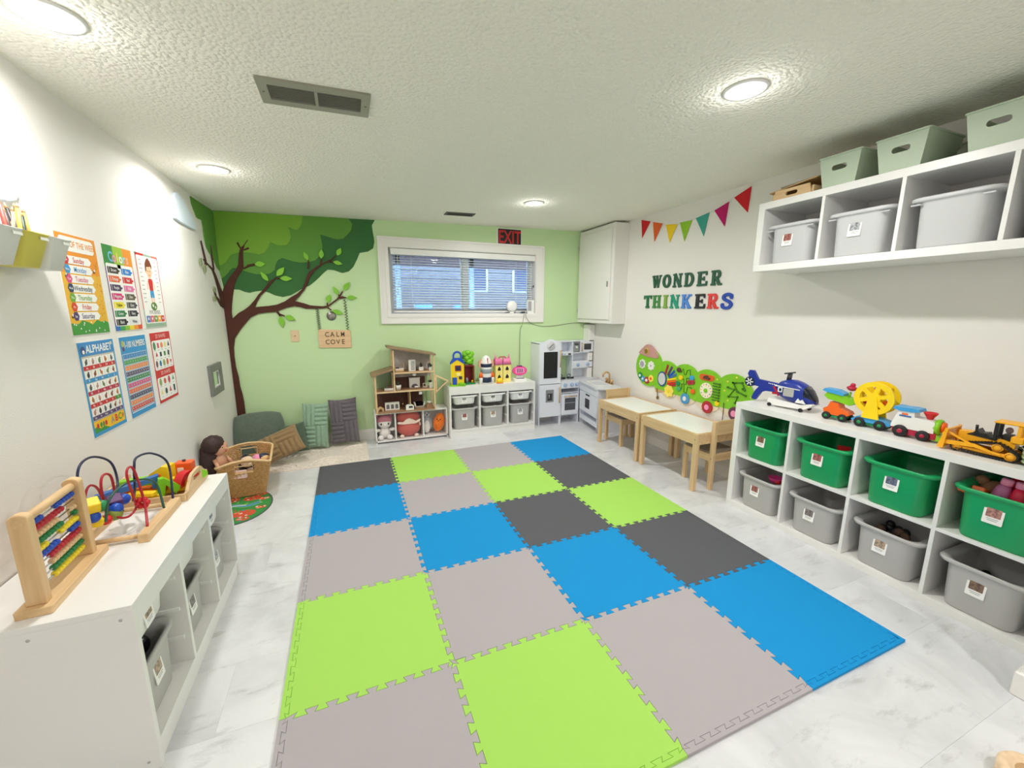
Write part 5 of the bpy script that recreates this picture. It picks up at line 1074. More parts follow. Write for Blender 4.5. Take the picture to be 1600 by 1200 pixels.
G().prism(rrect(-.062,.075,-.06,.05,.02),0,.012,green2).build('base',H2); G().lathe([(.001,.013),(.014,.013),(.016,.05),(.008,.07),(.001,.072)],plastic('toy grey',(150,150,160)),12,(-.015,-.01,0)).build('figure',H2); G().lathe([(.001,.013),(.010,.013),(.008,.04),(.001,.045)],yellow,10,(.04,-.03,0)).build('peg',H2)
RK=thing('toy_rocket','white toy rocket with navy bands and side boosters on the bin frame','toy rocket',(1.705,3.48,Z))
G().lathe([(.001,.0),(.05,.0),(.056,.01),(.060,.10),(.064,.20),(.058,.25),(.035,.295),(.012,.312),(.001,.314)],whiteP,28).build('body',RK)
for a,b,r in ((.015,.075,.062),(.185,.225,.0655)): G().lathe([(r-.004,a),(r,a+.003),(r+.001,b-.003),(r-.003,b)],navy,28,caps=False).build('band',RK)
G().lathe([(.0615,.118),(.0635,.12),(.064,.165),(.062,.168)],plastic('window grey',(150,160,170)),28,caps=False).build('ring',RK); G().box(-.003,.003,-.064,-.03,.23,.29,red,.001).build('stripe',RK)
for s in (-1,1):
    G().lathe([(.001,0),(.020,0),(.022,.05),(.022,.07),(.001,.07)],whiteP,16,(s*.066,-.02,0)).build('booster',RK); G().lathe([(.0225,.07),(.022,.10),(.001,.135)],orange,16,(s*.066,-.02,0)).build('booster_cap',RK)
    G().prism([(s*.055,.16),(s*.088,.20),(s*.085,.25),(s*.052,.27)],-.01,.01,plastic('peach plastic',(230,170,140)),axis='y').build('fin',RK)
cyel=plastic('pale yellow castle',(247,232,140)); cpk=plastic('rose roof',(232,120,168))
CS=thing('toy_castle','pale yellow two-part toy castle with pink roofs and black windows','toy castle',(1.905,3.51,Z))
for s in (-1,1):
    g=G(); g.prism(rrect(-.046,.046,-.04,.04,.008),0,.20,cyel); o=g.build('tower',CS); o.location=(s*.052,0,0); o.rotation_euler=(0,0,radians(-s*6))
    g=G(); g.loft([[(a,b,.20) for a,b in rrect(-.052,.052,-.046,.046,.008)],[(a+s*.0,b,.27) for a,b in rrect(-.034,.034,-.03,.03,.006)]],cpk); g.lathe([(.018,.24),(.001,.325)],cpk,12,(s*.030,0,0)); g.build('roof',o)
    for z in (.045,.135): G().prism([(-.016,z),(.016,z),(.018,z+.02),(.0,z+.048),(-.018,z+.02)],-.043,-.0395,blackP,axis='y').build('window',o)
    G().ball((.0,-.042,.112),(.007,.003,.006),plastic('peach plastic',(230,170,140)),8,5).build('gem',o)
G().tube([(-.045,-.01,.265),(-.03,-.01,.285),(.03,-.01,.285),(.045,-.01,.265)],.006,crim,8).build('handle',CS)
one(G().ball((0,0,.028),(.040,.028,.032),yellow,18,10,lambda d:1+.03*sin(6*d.x)).box(-.035,.035,-.02,.02,-.0,.008,orange,.003),'toy_carriage','small yellow toy dome in front of the left castle tower','toy').location=(1.85,3.425,Z)
CR=thing('toy_register','pink toy cash register with white base beside the play kitchen','toy register',(2.118,3.49,Z),-8)
G().prism(rrect(-.078,.078,-.06,.05,.02),0,.03,whiteP,bev=.008).build('base',CR); G().prism(rrect(-.045,.045,-.045,.0,.006),.0301,.034,mat('register keys',(110,116,130),.5)).build('keypad',CR)
G().prism(rrect(-.04,.04,-.0,.04,.01),.03,.065,whiteP).build('neck',CR)
g=G(Matrix.Translation((0,.02,.115))@Matrix.Rotation(radians(-12),4,'X')); g.prism([(x,z) for x,z in circ(0,0,.085,24,.055)],-.02,.02,pink,axis='y',bev=.004); g.build('display_head',CR)
g=G(Matrix.Translation((0,.02,.115))@Matrix.Rotation(radians(-12),4,'X')); g.prism(rrect(-.052,.052,-.030,.030,.01),-.023,-.0195,pkl,axis='y'); o=g.build('screen_bezel',CR)
g=G(Matrix.Translation((0,.02,.115))@Matrix.Rotation(radians(-12),4,'X')); 
for k in range(4): g.box(-.036+k*.02,-.026+k*.02,-.026,-.0225,-.022,.022,purple,.001)
g.build('screen_bars',o); G().box(-.03,.03,.005,.035,.165,.176,purple,.003).build('top_bar',CR)
# ---------------- things on the window sill, cables ----------------
t=thing('smart_speaker','round white speaker standing on the window sill','speaker',(2.10,3.703,1.3265)); g=G(); g.lathe([(.001,-.028),(.048,-.028),(.060,-.020),(.062,0),(.060,.02),(.048,.028),(.001,.028)],whiteP,32,(0,0,.082),axis='y'); g.build('body',t); G().prism(rrect(-.025,.025,-.02,.02,.008),0,.022,whiteP).build('foot',t)
t=thing('router','small white and grey box standing on the window sill by the right jamb','router',(2.345,3.713,1.3265)); G().prism(rrect(-.045,.045,-.018,.018,.008),0,.155,whiteP,bev=.006).build('body',t); G().prism(rrect(-.038,.005,.03,.14,.003),-.020,-.0175,mat('speaker grille grey',(170,168,174),.7),axis='y').build('grille',t)
t=thing('wall_hook','small dark hook on the right window jamb','hook',(2.396,3.74,1.62)); G().tube([(0,0,.02),(-.012,0,.022),(-.022,0,.012),(-.02,0,-.004),(-.03,0,-.012)],.003,darkG,6).build('hook',t); G().box(-.002,.001,-.008,.008,.005,.035,darkG,.001).build('plate',t)
t=thing('power_plug','dark plug with a blue end on the window sill','plug',(2.25,3.70,1.3265),25); G().box(-.03,.02,-.012,.012,0,.022,darkG,.004).build('body',t); G().box(-.055,-.03,-.008,.008,.004,.016,plastic('teal plug',(40,110,140)),.002).build('tip',t)
cab=plastic('grey cable',(120,126,112),.5)
one(G().tube(bez([(2.25,3.686,1.335),(2.24,3.660,1.30),(2.215,3.655,1.20),(2.20,3.684,1.12),(2.195,3.684,.9),(2.19,3.684,.62)],8),.0028,cab,6),'power_cable','thin cable dropping from the window sill down the green wall','cable')
one(G().tube(bez([(2.29,3.690,1.345),(2.26,3.655,1.30),(2.30,3.655,1.235),(2.36,3.684,1.20),(2.50,3.684,1.172),(2.70,3.684,1.18),(2.90,3.684,1.205),(3.06,3.684,1.205)],8),.0028,cab,6),'network_cable','grey green cable sagging along the green wall to the cupboard','cable')
# conduit strip
struct(G().box(2.205,2.222,YB-.010,YB,.56,1.21,wallG,.002),'trim_2')
# ---------------- toys on the left unit ----------------
ZL=.5605
AB=thing('abacus','wooden bead abacus with ten coloured rows at the near end of the left unit','abacus',(-.54,.79,ZL),3)
G().prism(rrect(-.040,.038,-.166,.166,.006),0,.022,beechY,bev=.002).build('base',AB)
for y in (-.135,.118):
    g=G(Matrix(((1,0,0,0),(0,0,-1,y),(0,1,0,.022),(0,0,0,1)))); g.prism([(-.021,0),(.021,0),(.021,.248)]+arc(0,.248,.021,0,180,10,.016)[1:-1]+[(-.021,.248)],-.012,.012,beech,bev=.002); g.build('post',AB)
G().cyl((0,-.150,.262),(0,.135,.262),.012,beechY,n=16).build('top_rod',AB)
bc=[blue,plastic('bead red',(184,30,44)),plastic('natural bead',(224,186,140)),plastic('bead green',(24,124,64)),plastic('bead yellow',(240,214,40))]
bn_=['blue','red','natural wood','green','yellow']
bead=G().lathe([(.003,-.0075),(.008,-.0055),(.0095,0),(.008,.0055),(.003,.0075)],blue,10,axis='y').build('bead'); bm_={}
lay_=[(4,6),(10,0),(8,2),(9,1),(4,6),(7,3),(0,10),(0,10),(0,10),(0,10)]
first=True
for r_ in range(10):
    z=.240-r_*.0205; G().cyl((0,-.122,z),(0,.105,z),.0022,metalS,n=6).build('wire',AB)
    c=bc[r_%5]
    if c.name not in bm_:
        me=bead.data.copy(); me.materials[0]=c; bm_[c.name]=me
    nl,nr=lay_[r_]
    for k in range(10):
        o=bead if first else bead.copy()
        if not first: COL.objects.link(o)
        first=False; o.data=bm_[c.name]; o.parent=AB
        y=(-.112+k*.0162) if k<nl else (.097-(9-k)*.0162)
        o.location=(0,y,z); o['label']=f'{bn_[r_%5]} bead'
MZ=thing('bead_maze','wooden bead maze with navy, red and green looping wires on the left unit','bead maze',(-.51,1.115,ZL))
mx,my=.51,1.115
for x,l in ((-.10,0),(.092,1)): G().prism(rrect(x-.017,x+.017,-.155,.155,.004),0,.032,beechY,bev=.003).build('side_beam',MZ)
for y in (-.13,-.02 if False else .13): G().cyl((-.10,y,.016),(.09,y,.016),.009,beech,n=12).build('dowel',MZ)
def wire(pts,m,nm='wire'):
    P=[(x+mx,y-my,z-ZL) for x,y,z in pts]; return G().tube(bez(P,8),.0042,m,7).build(nm,MZ)
wn_=plastic('navy wire',(34,38,74),.35); wr_=plastic('red wire',(176,26,44),.35); wg_=plastic('green wire',(36,86,70),.35)
wire([(-.605,1.02,.59),(-.60,1.035,.70),(-.60,1.045,.80),(-.60,1.085,.842),(-.60,1.165,.835),(-.59,1.235,.785),(-.58,1.235,.71),(-.56,1.16,.66),(-.53,1.12,.625)],wn_)
wire([(-.53,1.20,.63),(-.49,1.135,.70),(-.47,1.108,.79),(-.47,1.14,.823),(-.46,1.24,.803),(-.44,1.31,.73),(-.425,1.26,.592)],wn_)
wire([(-.55,1.065,.66),(-.55,1.06,.75),(-.55,1.085,.786),(-.545,1.12,.765),(-.54,1.11,.68),(-.52,1.05,.640),(-.50,1.075,.617),(-.49,1.12,.63),(-.47,1.07,.69),(-.47,1.05,.78),(-.47,1.07,.808),(-.465,1.095,.785),(-.45,1.09,.66),(-.425,1.02,.592)],wr_)
wire([(-.61,1.19,.592),(-.61,1.17,.70),(-.61,1.12,.74),(-.61,1.08,.70),(-.605,1.06,.592)],wr_)
wire([(-.52,.985,.65),(-.50,.99,.73),(-.48,1.08,.75),(-.45,1.19,.70),(-.425,1.17,.592)],wg_)
def bd(x,y,z,r,m,cube=False):
    g=G(Matrix.Translation((x+mx,y-my,z-ZL))@Matrix.Rotation(.6,4,'Z')@Matrix.Rotation(.5,4,'X'))
    (g.box(-r,r,-r,r,-r,r,m,.003) if cube else g.ball((0,0,0),r,m,14,9)); o=g.build('bead',MZ); o['label']=m.name.replace(' plastic','')+' bead'
bd(-.55,.985,.715,.021,yellow,True); bd(-.55,1.04,.688,.021,green2); bd(-.54,1.10,.675,.021,purple,True); bd(-.52,1.118,.672,.021,blue); bd(-.55,.985,.672,.020,blue); bd(-.55,1.0,.647,.020,yellow); bd(-.54,1.03,.637,.018,red); bd(-.53,1.065,.64,.024,plastic('olive plastic',(134,150,60))); bd(-.525,1.07,.658,.021,blue)
g=G(Matrix.Translation((-.46+mx,1.10-my,.655-ZL))); 
for k in range(6): g.ball((.014*cos(k*pi/3),0.0,.014*sin(k*pi/3)),.011,red,8,6)
g.build('flower_bead',MZ)
TY=thing('block_tray','pale wooden tray with a hand hole, full of coloured blocks, on the left unit','tray',(-.535,1.435,ZL))
G().box(-.155,.140,-.14,.14,0,.006,pine,0).build('base',TY)
for y in (-.145,.145): G().box(-.155,.145,y-.005,y+.005,0,.034,pine,.0015).build('side_rail',TY)
g=G(Matrix(((0,0,1,.143),(1,0,0,0),(0,1,0,0),(0,0,0,1)))); N=24
o_=[(-.14,0),(.14,0),(.14,.034)]+bez([(.14,.034),(.105,.045),(.075,.075),(.045,.088),(-.045,.088),(-.075,.075),(-.105,.045),(-.14,.034)],3)[1:]
hole=rrect(-.045,.045,.052,.070,.0085,4); 
def ringmap(out,inn):
    c=Vector((0,.060)); res=[]
    for a,b in inn:
        d=(Vector((a,b))-c); d=Vector((d.x*.35,d.y)).normalized(); best=None
        for i in range(len(out)):
            p=Vector(out[i-1]);q=Vector(out[i]); e=q-p; den=d.x*e.y-d.y*e.x
            if abs(den)<1e-9: continue
            w_=p-c; t=(w_.x*e.y-w_.y*e.x)/den; u=(w_.x*d.y-w_.y*d.x)/den
            if t>0 and -1e-6<=u<=1+1e-6 and (best is None or t<best): best=t
        res.append(tuple(c+d*best))
    return res
g.ring(ringmap(o_,hole),hole,-.006,.006,pineY); g.prism([(-.14,0),(.14,0),(.14,.034),(-.14,.034)],-.0055,.0055,pineY); g.build('handle_board',TY)
g=G(); g.box(-.155,-.145,-.14,.14,0,.06,pine,.002); g.build('end_board',TY)
BG='coloured blocks in the tray on the left unit'
def blk(n,lab,g): return one(g,n,lab,'toy block',BG)
def XZ(x,y,z,r=0): return Matrix.Translation((x,y,z))@Matrix.Rotation(radians(r),4,'Z')
blk('toy_block','long royal blue bridge block with two legs in the tray',G(XZ(-.60,1.345,.61,22)).prism([(-.10,-.03),(-.075,-.03),(-.075,.0),(.075,.03),(.075,0),(.10,.0),(.10,.055),(-.10,.02)],-.018,.018,plastic('block blue',(44,104,178)),axis='y',bev=.003))
blk('toy_block','yellow gabled block with an orange slot in the tray',G(XZ(-.515,1.455,.575,-10)).prism([(-.04,0),(.035,0),(.035,.105),(.01,.108),(-.04,.075)],-.03,.03,plastic('block yellow',(246,208,24)),axis='y',bev=.003).box(-.005,.005,-.0335,-.029,.05,.075,orange,.001))
blk('toy_block','long lime green block behind the blue bridge in the tray',G(XZ(-.575,1.44,.62,8)).box(-.09,.05,-.015,.015,-.03,.02,lime,.003))
blk('toy_block','orange block with a white square face in the tray',G(XZ(-.455,1.52,.57,-5)).box(-.035,.035,-.025,.025,0,.098,plastic('block orange',(236,98,40)),.005).box(-.02,.005,-.0275,-.0245,.05,.075,whiteP,.001).cyl((.0,0,.098),(.0,0,.106),.007,darkG,n=10))
t_=arc(0,0,.058,0,180,14)+arc(0,0,.036,180,0,14)
blk('toy_block','red arch block standing at the right end of the tray',G(XZ(-.425,1.42,.595,70)).prism(t_,-.02,.02,red,axis='y',bev=.003))
blk('toy_block','bright green triangle block with a hole in the tray',G(XZ(-.47,1.36,.572,25)).prism([(-.045,0),(-.03,.085),(-.012,.085),(.045,.03),(.02,.005),(-.008,.055),(-.02,0)],-.017,.017,plastic('block green',(118,196,22)),axis='y',bev=.003))
blk('toy_block','yellow wedge block behind the green triangle in the tray',G(XZ(-.455,1.40,.572,10)).prism([(-.04,0),(.05,0),(.02,.06),(-.01,.065)],-.015,.015,plastic('block yellow',(246,208,24)),axis='y',bev=.003))
blk('toy_block','flat orange plank block under the blue bridge in the tray',G(XZ(-.57,1.385,.59,6)).box(-.07,.09,-.02,.02,0,.022,orange,.003))
blk('toy_block','long yellow plank block at the front of the tray',G(XZ(-.565,1.322,.575,12)).box(-.085,.08,-.018,.018,0,.020,plastic('block yellow',(246,208,24)),.003))
blk('toy_block','yellow chunky block at the near left of the tray',G(XZ(-.545,1.318,.598,-18)).box(-.05,.05,-.015,.015,0,.020,plastic('block yellow',(246,208,24)),.004))
blk('toy_block','lime leaf shaped block lying at the far right of the tray',G(XZ(-.40,1.50,.60,40)).prism(circ(0,0,.035,16,.022),-.01,.01,lime,axis='y'))
# ---------------- toys on the low cube shelf ----------------
ZR=.7485
def RT(n,lab,cat,y,x,r=0): return thing(n,lab,cat,(x,y,ZR),-90+r)
HB=plastic('helicopter blue',(30,52,150),.3); wht=whiteP
H=RT('toy_helicopter','blue and white toy helicopter at the far end of the low cube shelf','toy helicopter',1.0,2.93,6)
st=[(-.03,.085,.15,.022),(-.005,.07,.172,.04),(.03,.058,.186,.052),(.07,.048,.19,.056),(.11,.045,.18,.056),(.14,.045,.165,.053),(.17,.047,.135,.044),(.195,.05,.098,.03),(.208,.055,.075,.014)]
def sec(x,zb,zt,hw,n=20):
    c=(zb+zt)/2;h=(zt-zb)/2
    return [(x,math.copysign(abs(cos(2*pi*k/n))**.7,cos(2*pi*k/n))*hw,c+math.copysign(abs(sin(2*pi*k/n))**.7,sin(2*pi*k/n))*h) for k in range(n)]
G().loft([sec(*s_) for s_ in st],HB).build('fuselage',H)
G().loft([sec(.150,.075,.160,.0535),sec(.172,.075,.138,.046),sec(.197,.073,.100,.0312),sec(.209,.066,.080,.015)],plastic('dark canopy',(16,22,40),.12)).build('canopy',H)
g=G(); g.prism([(-.03,.09),(-.03,.15),(-.09,.155),(-.16,.16),(-.195,.215),(-.225,.215),(-.235,.19),(-.215,.145),(-.20,.115),(-.15,.11),(-.175,.075),(-.195,.02),(-.165,.015),(-.13,.075),(-.10,.088)],-.012,.012,HB,axis='y',bev=.004); g.build('tail_boom',H)
g=G(); g.prism(circ(-.215,.135,.034,20),-.016,.016,navy,axis='y'); o=g.build('tail_rotor_ring',H)
for k in range(6): a=k*pi/3; g=G(); g.prism(stroke([(-.215+.006*cos(a),.135+.006*sin(a)),(-.215+.027*cos(a),.135+.027*sin(a))],.007),-.0175,-.0155,wht,axis='y'); g.build('rotor_vane',o)
g=G(); g.prism([(-.06,.03),(-.055,.055),(.02,.05),(.14,.045),(.20,.06),(.205,.05),(.16,.018),(.02,.012),(-.04,.012)],-.05,.05,wht,axis='y',bev=.005); g.build('skid_body',H)
for x in (-.045,.145):
    for y in (-.05,.05): G().cyl((x,y-.006,.012),(x,y+.006,.012),.012,blackP,n=16).build('wheel',H)
g=G(); g.prism(rrect(.035,.098,.085,.135,.006),-.0585,-.0565,plastic('cabin grey',(176,176,172),.3),axis='y'); g.build('side_window',H)
g=G(); g.prism(rrect(.0,.027,.105,.137,.003),-.0565,-.0535,wht,axis='y'); o=g.build('side_window',H); g=G(); g.prism(rrect(.008,.022,.112,.13,.002),-.058,-.0565,navy,axis='y'); g.build('window_pane',o)
g=G(); g.prism([(-.035,.135),(-.02,.135),(.012,.08),(.002,.075)],-.054,-.050,crim,axis='y'); g.build('red_stripe',H); g=G(); g.prism([(-.02,.14),(.13,.135),(.13,.139),(-.02,.147)],-.0585,-.0545,wht,axis='y'); g.build('white_stripe',H)
g=G(); g.prism([(.11,.055),(.125,.085),(.135,.07),(.15,.08),(.17,.055)],-.0575,-.050,wht,axis='y'); g.build('flame_stripe',H)
for k in range(6): g=G(); g.prism([(-.085+k*.012,.140-.001*k),(-.079+k*.012,.140-.001*k),(-.082+k*.012,.147-.001*k),(-.088+k*.012,.147-.001*k)],-.0135,-.0115,wht,axis='y'); g.build('tail_check',H)
G().box(-.06,-.035,-.012,.012,.075,.095,red,.003).build('trigger',H)
g=G(); g.cyl((.03,0,.18),(.035,0,.225),.014,darkG,n=14); g.build('rotor_mast',H)
g=G(Matrix.Translation((.035,0,.228))@Matrix.Rotation(radians(-14),4,'Y')); g.box(-.035,.03,-.008,.008,-.004,.005,darkG,.002); g.box(-.008,.008,-.04,.04,-.004,.004,darkG,.002); g.build('folded_rotor',H)
def wheels(t,xs,r,y,m,hub,w_=.016):
    for x in xs:
        for s in (-1,1):
            o=G().lathe([(r*.3,-w_/2),(r*.92,-w_/2),(r,-w_/4),(r,w_/4),(r*.92,w_/2),(r*.3,w_/2)],m,20,(x,s*y,r),axis='y').build('wheel',t); G().lathe([(.001,-w_*.62),(r*.36,-w_*.62),(r*.4,w_*.3),(.001,w_*.3)],hub,14,(x,s*y,r),axis='y').build('hub',o)
tire=plastic('tyre black',(26,26,28),.6)
C1=RT('toy_seesaw_car','orange and green toy wagon carrying a blue seesaw and a red knob','toy wagon',.658,2.92,5)
g=G(); g.prism([(-.055,.03),(.05,.03),(.07,.045),(.06,.06),(.02,.075),(.01,.10),(-.03,.105),(-.04,.075),(-.062,.06)],-.035,.035,orange,axis='y',bev=.006); g.build('body',C1)
G().box(-.03,.045,-.03,.03,.012,.032,green2,.004).build('underbody',C1); wheels(C1,(-.04,.04),.022,.036,tire,green2)
SS=Matrix.Translation((.005,0,.125))@Matrix.Rotation(radians(8),4,'Y')
g=G(SS); g.prism([(-.075,.0),(-.06,.03),(.0,.028),(.07,.02),(.085,.005),(.06,-.02),(.0,-.015),(-.05,-.015)],-.028,.028,lime,axis='y',bev=.006); g.build('seesaw',C1)
g=G(SS); g.prism([(-.088,.028),(-.08,.042),(-.02,.048),(.02,.038),(.02,.026),(-.07,.024)],-.034,.034,sky,axis='y',bev=.006); g.build('seat_tray',C1)
g=G(SS); g.cyl((.035,0,.02),(.035,0,.052),.006,lime,n=10); g.ball((.035,0,.075),(.022,.022,.016),crim,14,9,lambda d:1+.15*(abs(d.z)<.3)); g.ball((.035,0,.093),.013,crim,10,7); g.build('knob',C1)
G().cyl((.065,0,.035),(.10,0,.03),.005,darkG,n=8).build('coupling',C1)
C2=RT('toy_ferris_wheel','yellow toy ferris wheel on a blue wagon','toy wagon',.485,2.92,4)
g=G(); g.prism([(-.085,.035),(-.06,.055),(-.02,.06),(.03,.06),(.06,.052),(.09,.04),(.085,.03),(-.08,.028)],-.038,.038,sky,axis='y',bev=.005); g.build('wagon',C2); G().box(-.055,.065,-.03,.03,.012,.03,green2,.004).build('underbody',C2); wheels(C2,(-.045,.045),.026,.036,tire,green2)
def fwheel(y,nm):
    g=G(Matrix(((1,0,0,0),(0,0,-1,y),(0,1,0,.165),(0,0,0,1)))); g.ring(circ(0,0,.088,40),circ(0,0,.062,40),-.006,.006,yellow); g.prism(circ(0,0,.03,24),-.007,.007,yellow)
    for k in range(6): a=k*pi/3+.3; g.prism(stroke([(.02*cos(a),.02*sin(a)),(.066*cos(a),.066*sin(a))],.022),-.005,.005,yellow)
    g.build(nm,C2)
fwheel(-.032,'front_wheel_disc'); fwheel(.032,'rear_wheel_disc')
for k in range(6): a=k*pi/3+.85; G().cyl((.075*cos(a),-.03,.165+.075*sin(a)),(.075*cos(a),.03,.165+.075*sin(a)),.006,yellow,n=8).build('axle_bar',C2)
for k,(m_) in enumerate((orange,pkl,red)): a=k*2.1-.5; G().ball((.05*cos(a),0,.165+.05*sin(a)),(.016,.018,.016),m_,10,7).build('gondola',C2)
for y in (-.042,.042): g=G(); g.prism([(-.038,.055),(.038,.055),(.018,.165)]+arc(0,.165,.018,0,180,6)[1:-1]+[(-.018,.165)],y-.004,y+.004,yellow,axis='y'); g.build('support',C2)
C3=RT('toy_locomotive','white and red toy locomotive with a blue roof and red funnel','toy train',.300,2.905,5)
g=G(); g.prism([(-.085,.045),(.075,.045),(.075,.098),(.055,.105),(.0,.108),(-.005,.135),(-.06,.138),(-.07,.11),(-.085,.06)],-.036,.036,wht,axis='y',bev=.008); g.build('body',C3)
G().box(-.08,.085,-.034,.034,.014,.046,crim,.004).build('chassis',C3); wheels(C3,(-.045,),.030,.036,tire,crim); wheels(C3,(.04,),.026,.036,tire,crim)
g=G(); g.prism([(-.085,.138),(-.08,.152),(-.05,.150),(-.02,.152),(.012,.150),(.018,.138),(-.01,.132),(-.06,.132)],-.042,.042,sky,axis='y',bev=.004); g.build('roof',C3)
G().lathe([(.010,.104),(.014,.115),(.026,.135),(.026,.14),(.020,.136),(.008,.11)],red,18,(.045,0,0)).build('funnel',C3)
G().lathe([(.001,.070),(.036,.070),(.040,.082),(.036,.092),(.001,.094)],lime,20,(0,0,.075),axis='x').build('boiler_ring',C3); G().lathe([(.001,.09),(.026,.092),(.024,.104),(.001,.108)],orange,18,(0,0,.078),axis='x').build('boiler_front',C3); G().prism([(.07,.012),(.115,.012),(.09,.04),(.07,.045)],-.03,.03,lime,axis='y').build('cow_catcher',C3)
g=G(); g.prism(rrect(-.058,-.012,.104,.112,.002),-.0375,-.0355,plastic('sticker blue',(70,110,170)),axis='y'); g.build('sticker',C3); g=G(); g.prism(rrect(-.05,-.025,.114,.122,.003),-.0375,-.0355,orange,axis='y'); g.build('sticker',C3)
G().cyl((-.08,0,.03),(-.095,0,.035),.005,crim,n=8).build('coupling',C3)
cat=plastic('construction yellow',(250,178,28),.35)
BD=RT('toy_bulldozer','yellow toy bulldozer with black tracks at the near end of the low cube shelf','toy bulldozer',.050,2.895,3)
for s in (-1,1):
    y=s*.042
    tr_=[(-.075,.012)]+arc(-.075,.022,.020,250,110,6)+[(.02,.068),(.045,.072),(.068,.062)]+arc(.085,.024,.022,50,-90,8)
    g=G(); n_=len(tr_); ip=inset(tr_,.006); oo=tr_ if area(tr_)>0 else tr_[::-1]
    g=G(Matrix(((1,0,0,0),(0,0,-1,y),(0,1,0,0),(0,0,0,1)))); g.ring(oo,ip,-.014,.014,tire); o=g.build('track',BD)
    g=G(); L_=0; pts=[Vector(p) for p in oo]
    for i in range(len(pts)):
        a,b=pts[i-1],pts[i]; q=max(1,int((b-a).length/.009))
        for k in range(q):
            p=a+(b-a)*(k/q); d=(b-a).normalized(); nn=Vector((d.y,-d.x))
            g.hexa([(p.x-d.x*.002,y-.015,p.y-d.y*.002),(p.x+d.x*.002,y-.015,p.y+d.y*.002),(p.x+d.x*.002,y+.015,p.y+d.y*.002),(p.x-d.x*.002,y+.015,p.y-d.y*.002)],[(p.x-d.x*.002+nn.x*.003,y-.015,p.y-d.y*.002+nn.y*.003),(p.x+d.x*.002+nn.x*.003,y-.015,p.y+d.y*.002+nn.y*.003),(p.x+d.x*.002+nn.x*.003,y+.015,p.y+d.y*.002+nn.y*.003),(p.x-d.x*.002+nn.x*.003,y+.015,p.y-d.y*.002+nn.y*.003)],tire)
    k_=g.build('track_lug',o); k_['kind']='stuff'
    for x,z,r in ((-.075,.024,.016),(.085,.024,.018),(.045,.052,.017)): G().lathe([(.001,-.014),(r,-.014),(r,.014),(.001,.014)],cat,20,(x,y,z),axis='y').lathe([(r*.7,-.0155),(r*.8,-.0155),(r*.8,-.013),(r*.7,-.013)],plastic('dark yellow',(200,130,14)),16,(x,y,z),axis='y',caps=False).build('track_wheel',BD)
    G().box(-.06,.07,y-.010,y+.010,.014,.030,cat,.003).build('track_frame',BD)
    g=G(); g.prism([(-.125,.03),(-.115,.045),(-.02,.052),(.03,.035),(.06,.03),(.06,.022),(-.02,.036),(-.11,.026)],y+s*.016,y+s*.022,cat,axis='y'); g.build('push_arm',BD)
    g=G(); g.prism(stroke([(-.115,.085),(-.03,.045)],.008),y+s*.012,y+s*.018,cat,axis='y'); g.build('brace',BD)
g=G(); g.prism([(-.085,.05),(.085,.05),(.085,.075),(.05,.085),(-.02,.083),(-.03,.095),(-.085,.092)],-.026,.026,cat,axis='y',bev=.004); g.build('hull',BD)
g=G(); g.prism([(-.04,.095),(-.03,.112),(-.02,.096),(.0,.10),(.005,.086),(.035,.086),(.03,.075),(-.06,.082)],-.029,.029,blackP,axis='y'); g.build('engine',BD); G().cyl((-.035,-.012,.10),(-.037,-.012,.128),.005,blackP,n=10).build('exhaust',BD)
for x in (.025,.09):
    for y in (-.028,.028): G().box(x-.006,x+.006,y-.005,y+.005,.08,.155,blackP if x<.05 else cat,.002).build('cab_post',BD)
G().box(.015,.108,-.038,.038,.155,.163,cat,.003).build('cab_roof',BD); G().box(.04,.075,-.018,.018,.08,.11,blackP,.006).ball((.055,0,.125),(.012,.012,.014),mat('driver grey',(120,110,110),.6),10,7).build('seat',BD); G().box(.07,.108,-.034,.034,.078,.108,cat,.004).build('cab_rear',BD); G().cyl((.10,0,.07),(.125,0,.055),.006,blackP,n=8).build('ripper',BD)
g=G(); bp=[(-.13,.008),(-.122,.04),(-.124,.075),(-.112,.098),(-.106,.096),(-.116,.07),(-.113,.04),(-.118,.006)]; g.prism(bp,-.07,.07,cat,axis='y',bev=.001); g.build('blade',BD); 
for s in (-1,1): g=G(); g.prism([(-.134,.006),(-.113,.006),(-.106,.098),(-.116,.10)],s*.07-.003,s*.07+.003,cat,axis='y'); g.build('blade_side',BD)
crn=mat('pale green crochet',(184,206,150),.95,noise=.3,nscale=(60,60,60),bump=.004,bscale=110)
CB=thing('crochet_basket','pale green crocheted basket cut by the picture edge on the low cube shelf','basket',(2.905,-.165,ZR))
g=G(); g.lathe([(.001,.0),(.075,.0),(.095,.012),(.105,.05),(.105,.095),(.100,.10),(.096,.095),(.094,.05),(.08,.015),(.001,.012)],crn,28); g.build('body',CB)
for k in range(6): G().tube([(.105*cos(2*pi*i/36)*(1.0-.0*k),.105*sin(2*pi*i/36),.016+.016*k) for i in range(36)],.006,crn,6,closed=True).build('yarn_ring',CB)
G().ball((0,0,.075),(.085,.085,.05),mat('pale yarn',(214,212,170),.95,noise=.2,nscale=(60,60,60)),18,10).build('liner',CB)
WC=thing('wooden_drum','round pale wooden drum standing on the floor at the bottom right','toy drum',(2.062,-.445,0))
G().lathe([(.001,0),(.066,0),(.075,.01),(.075,.05),(.069,.058),(.053,.058),(.049,.052),(.001,.050)],woodm('light maple',(240,214,182),(224,190,152),2),36).build('body',WC); G().lathe([(.001,.0502),(.040,.0502),(.040,.052),(.001,.053)],woodm('tan wood',(214,178,136),(190,150,108),0),28).build('top_disc',WC)
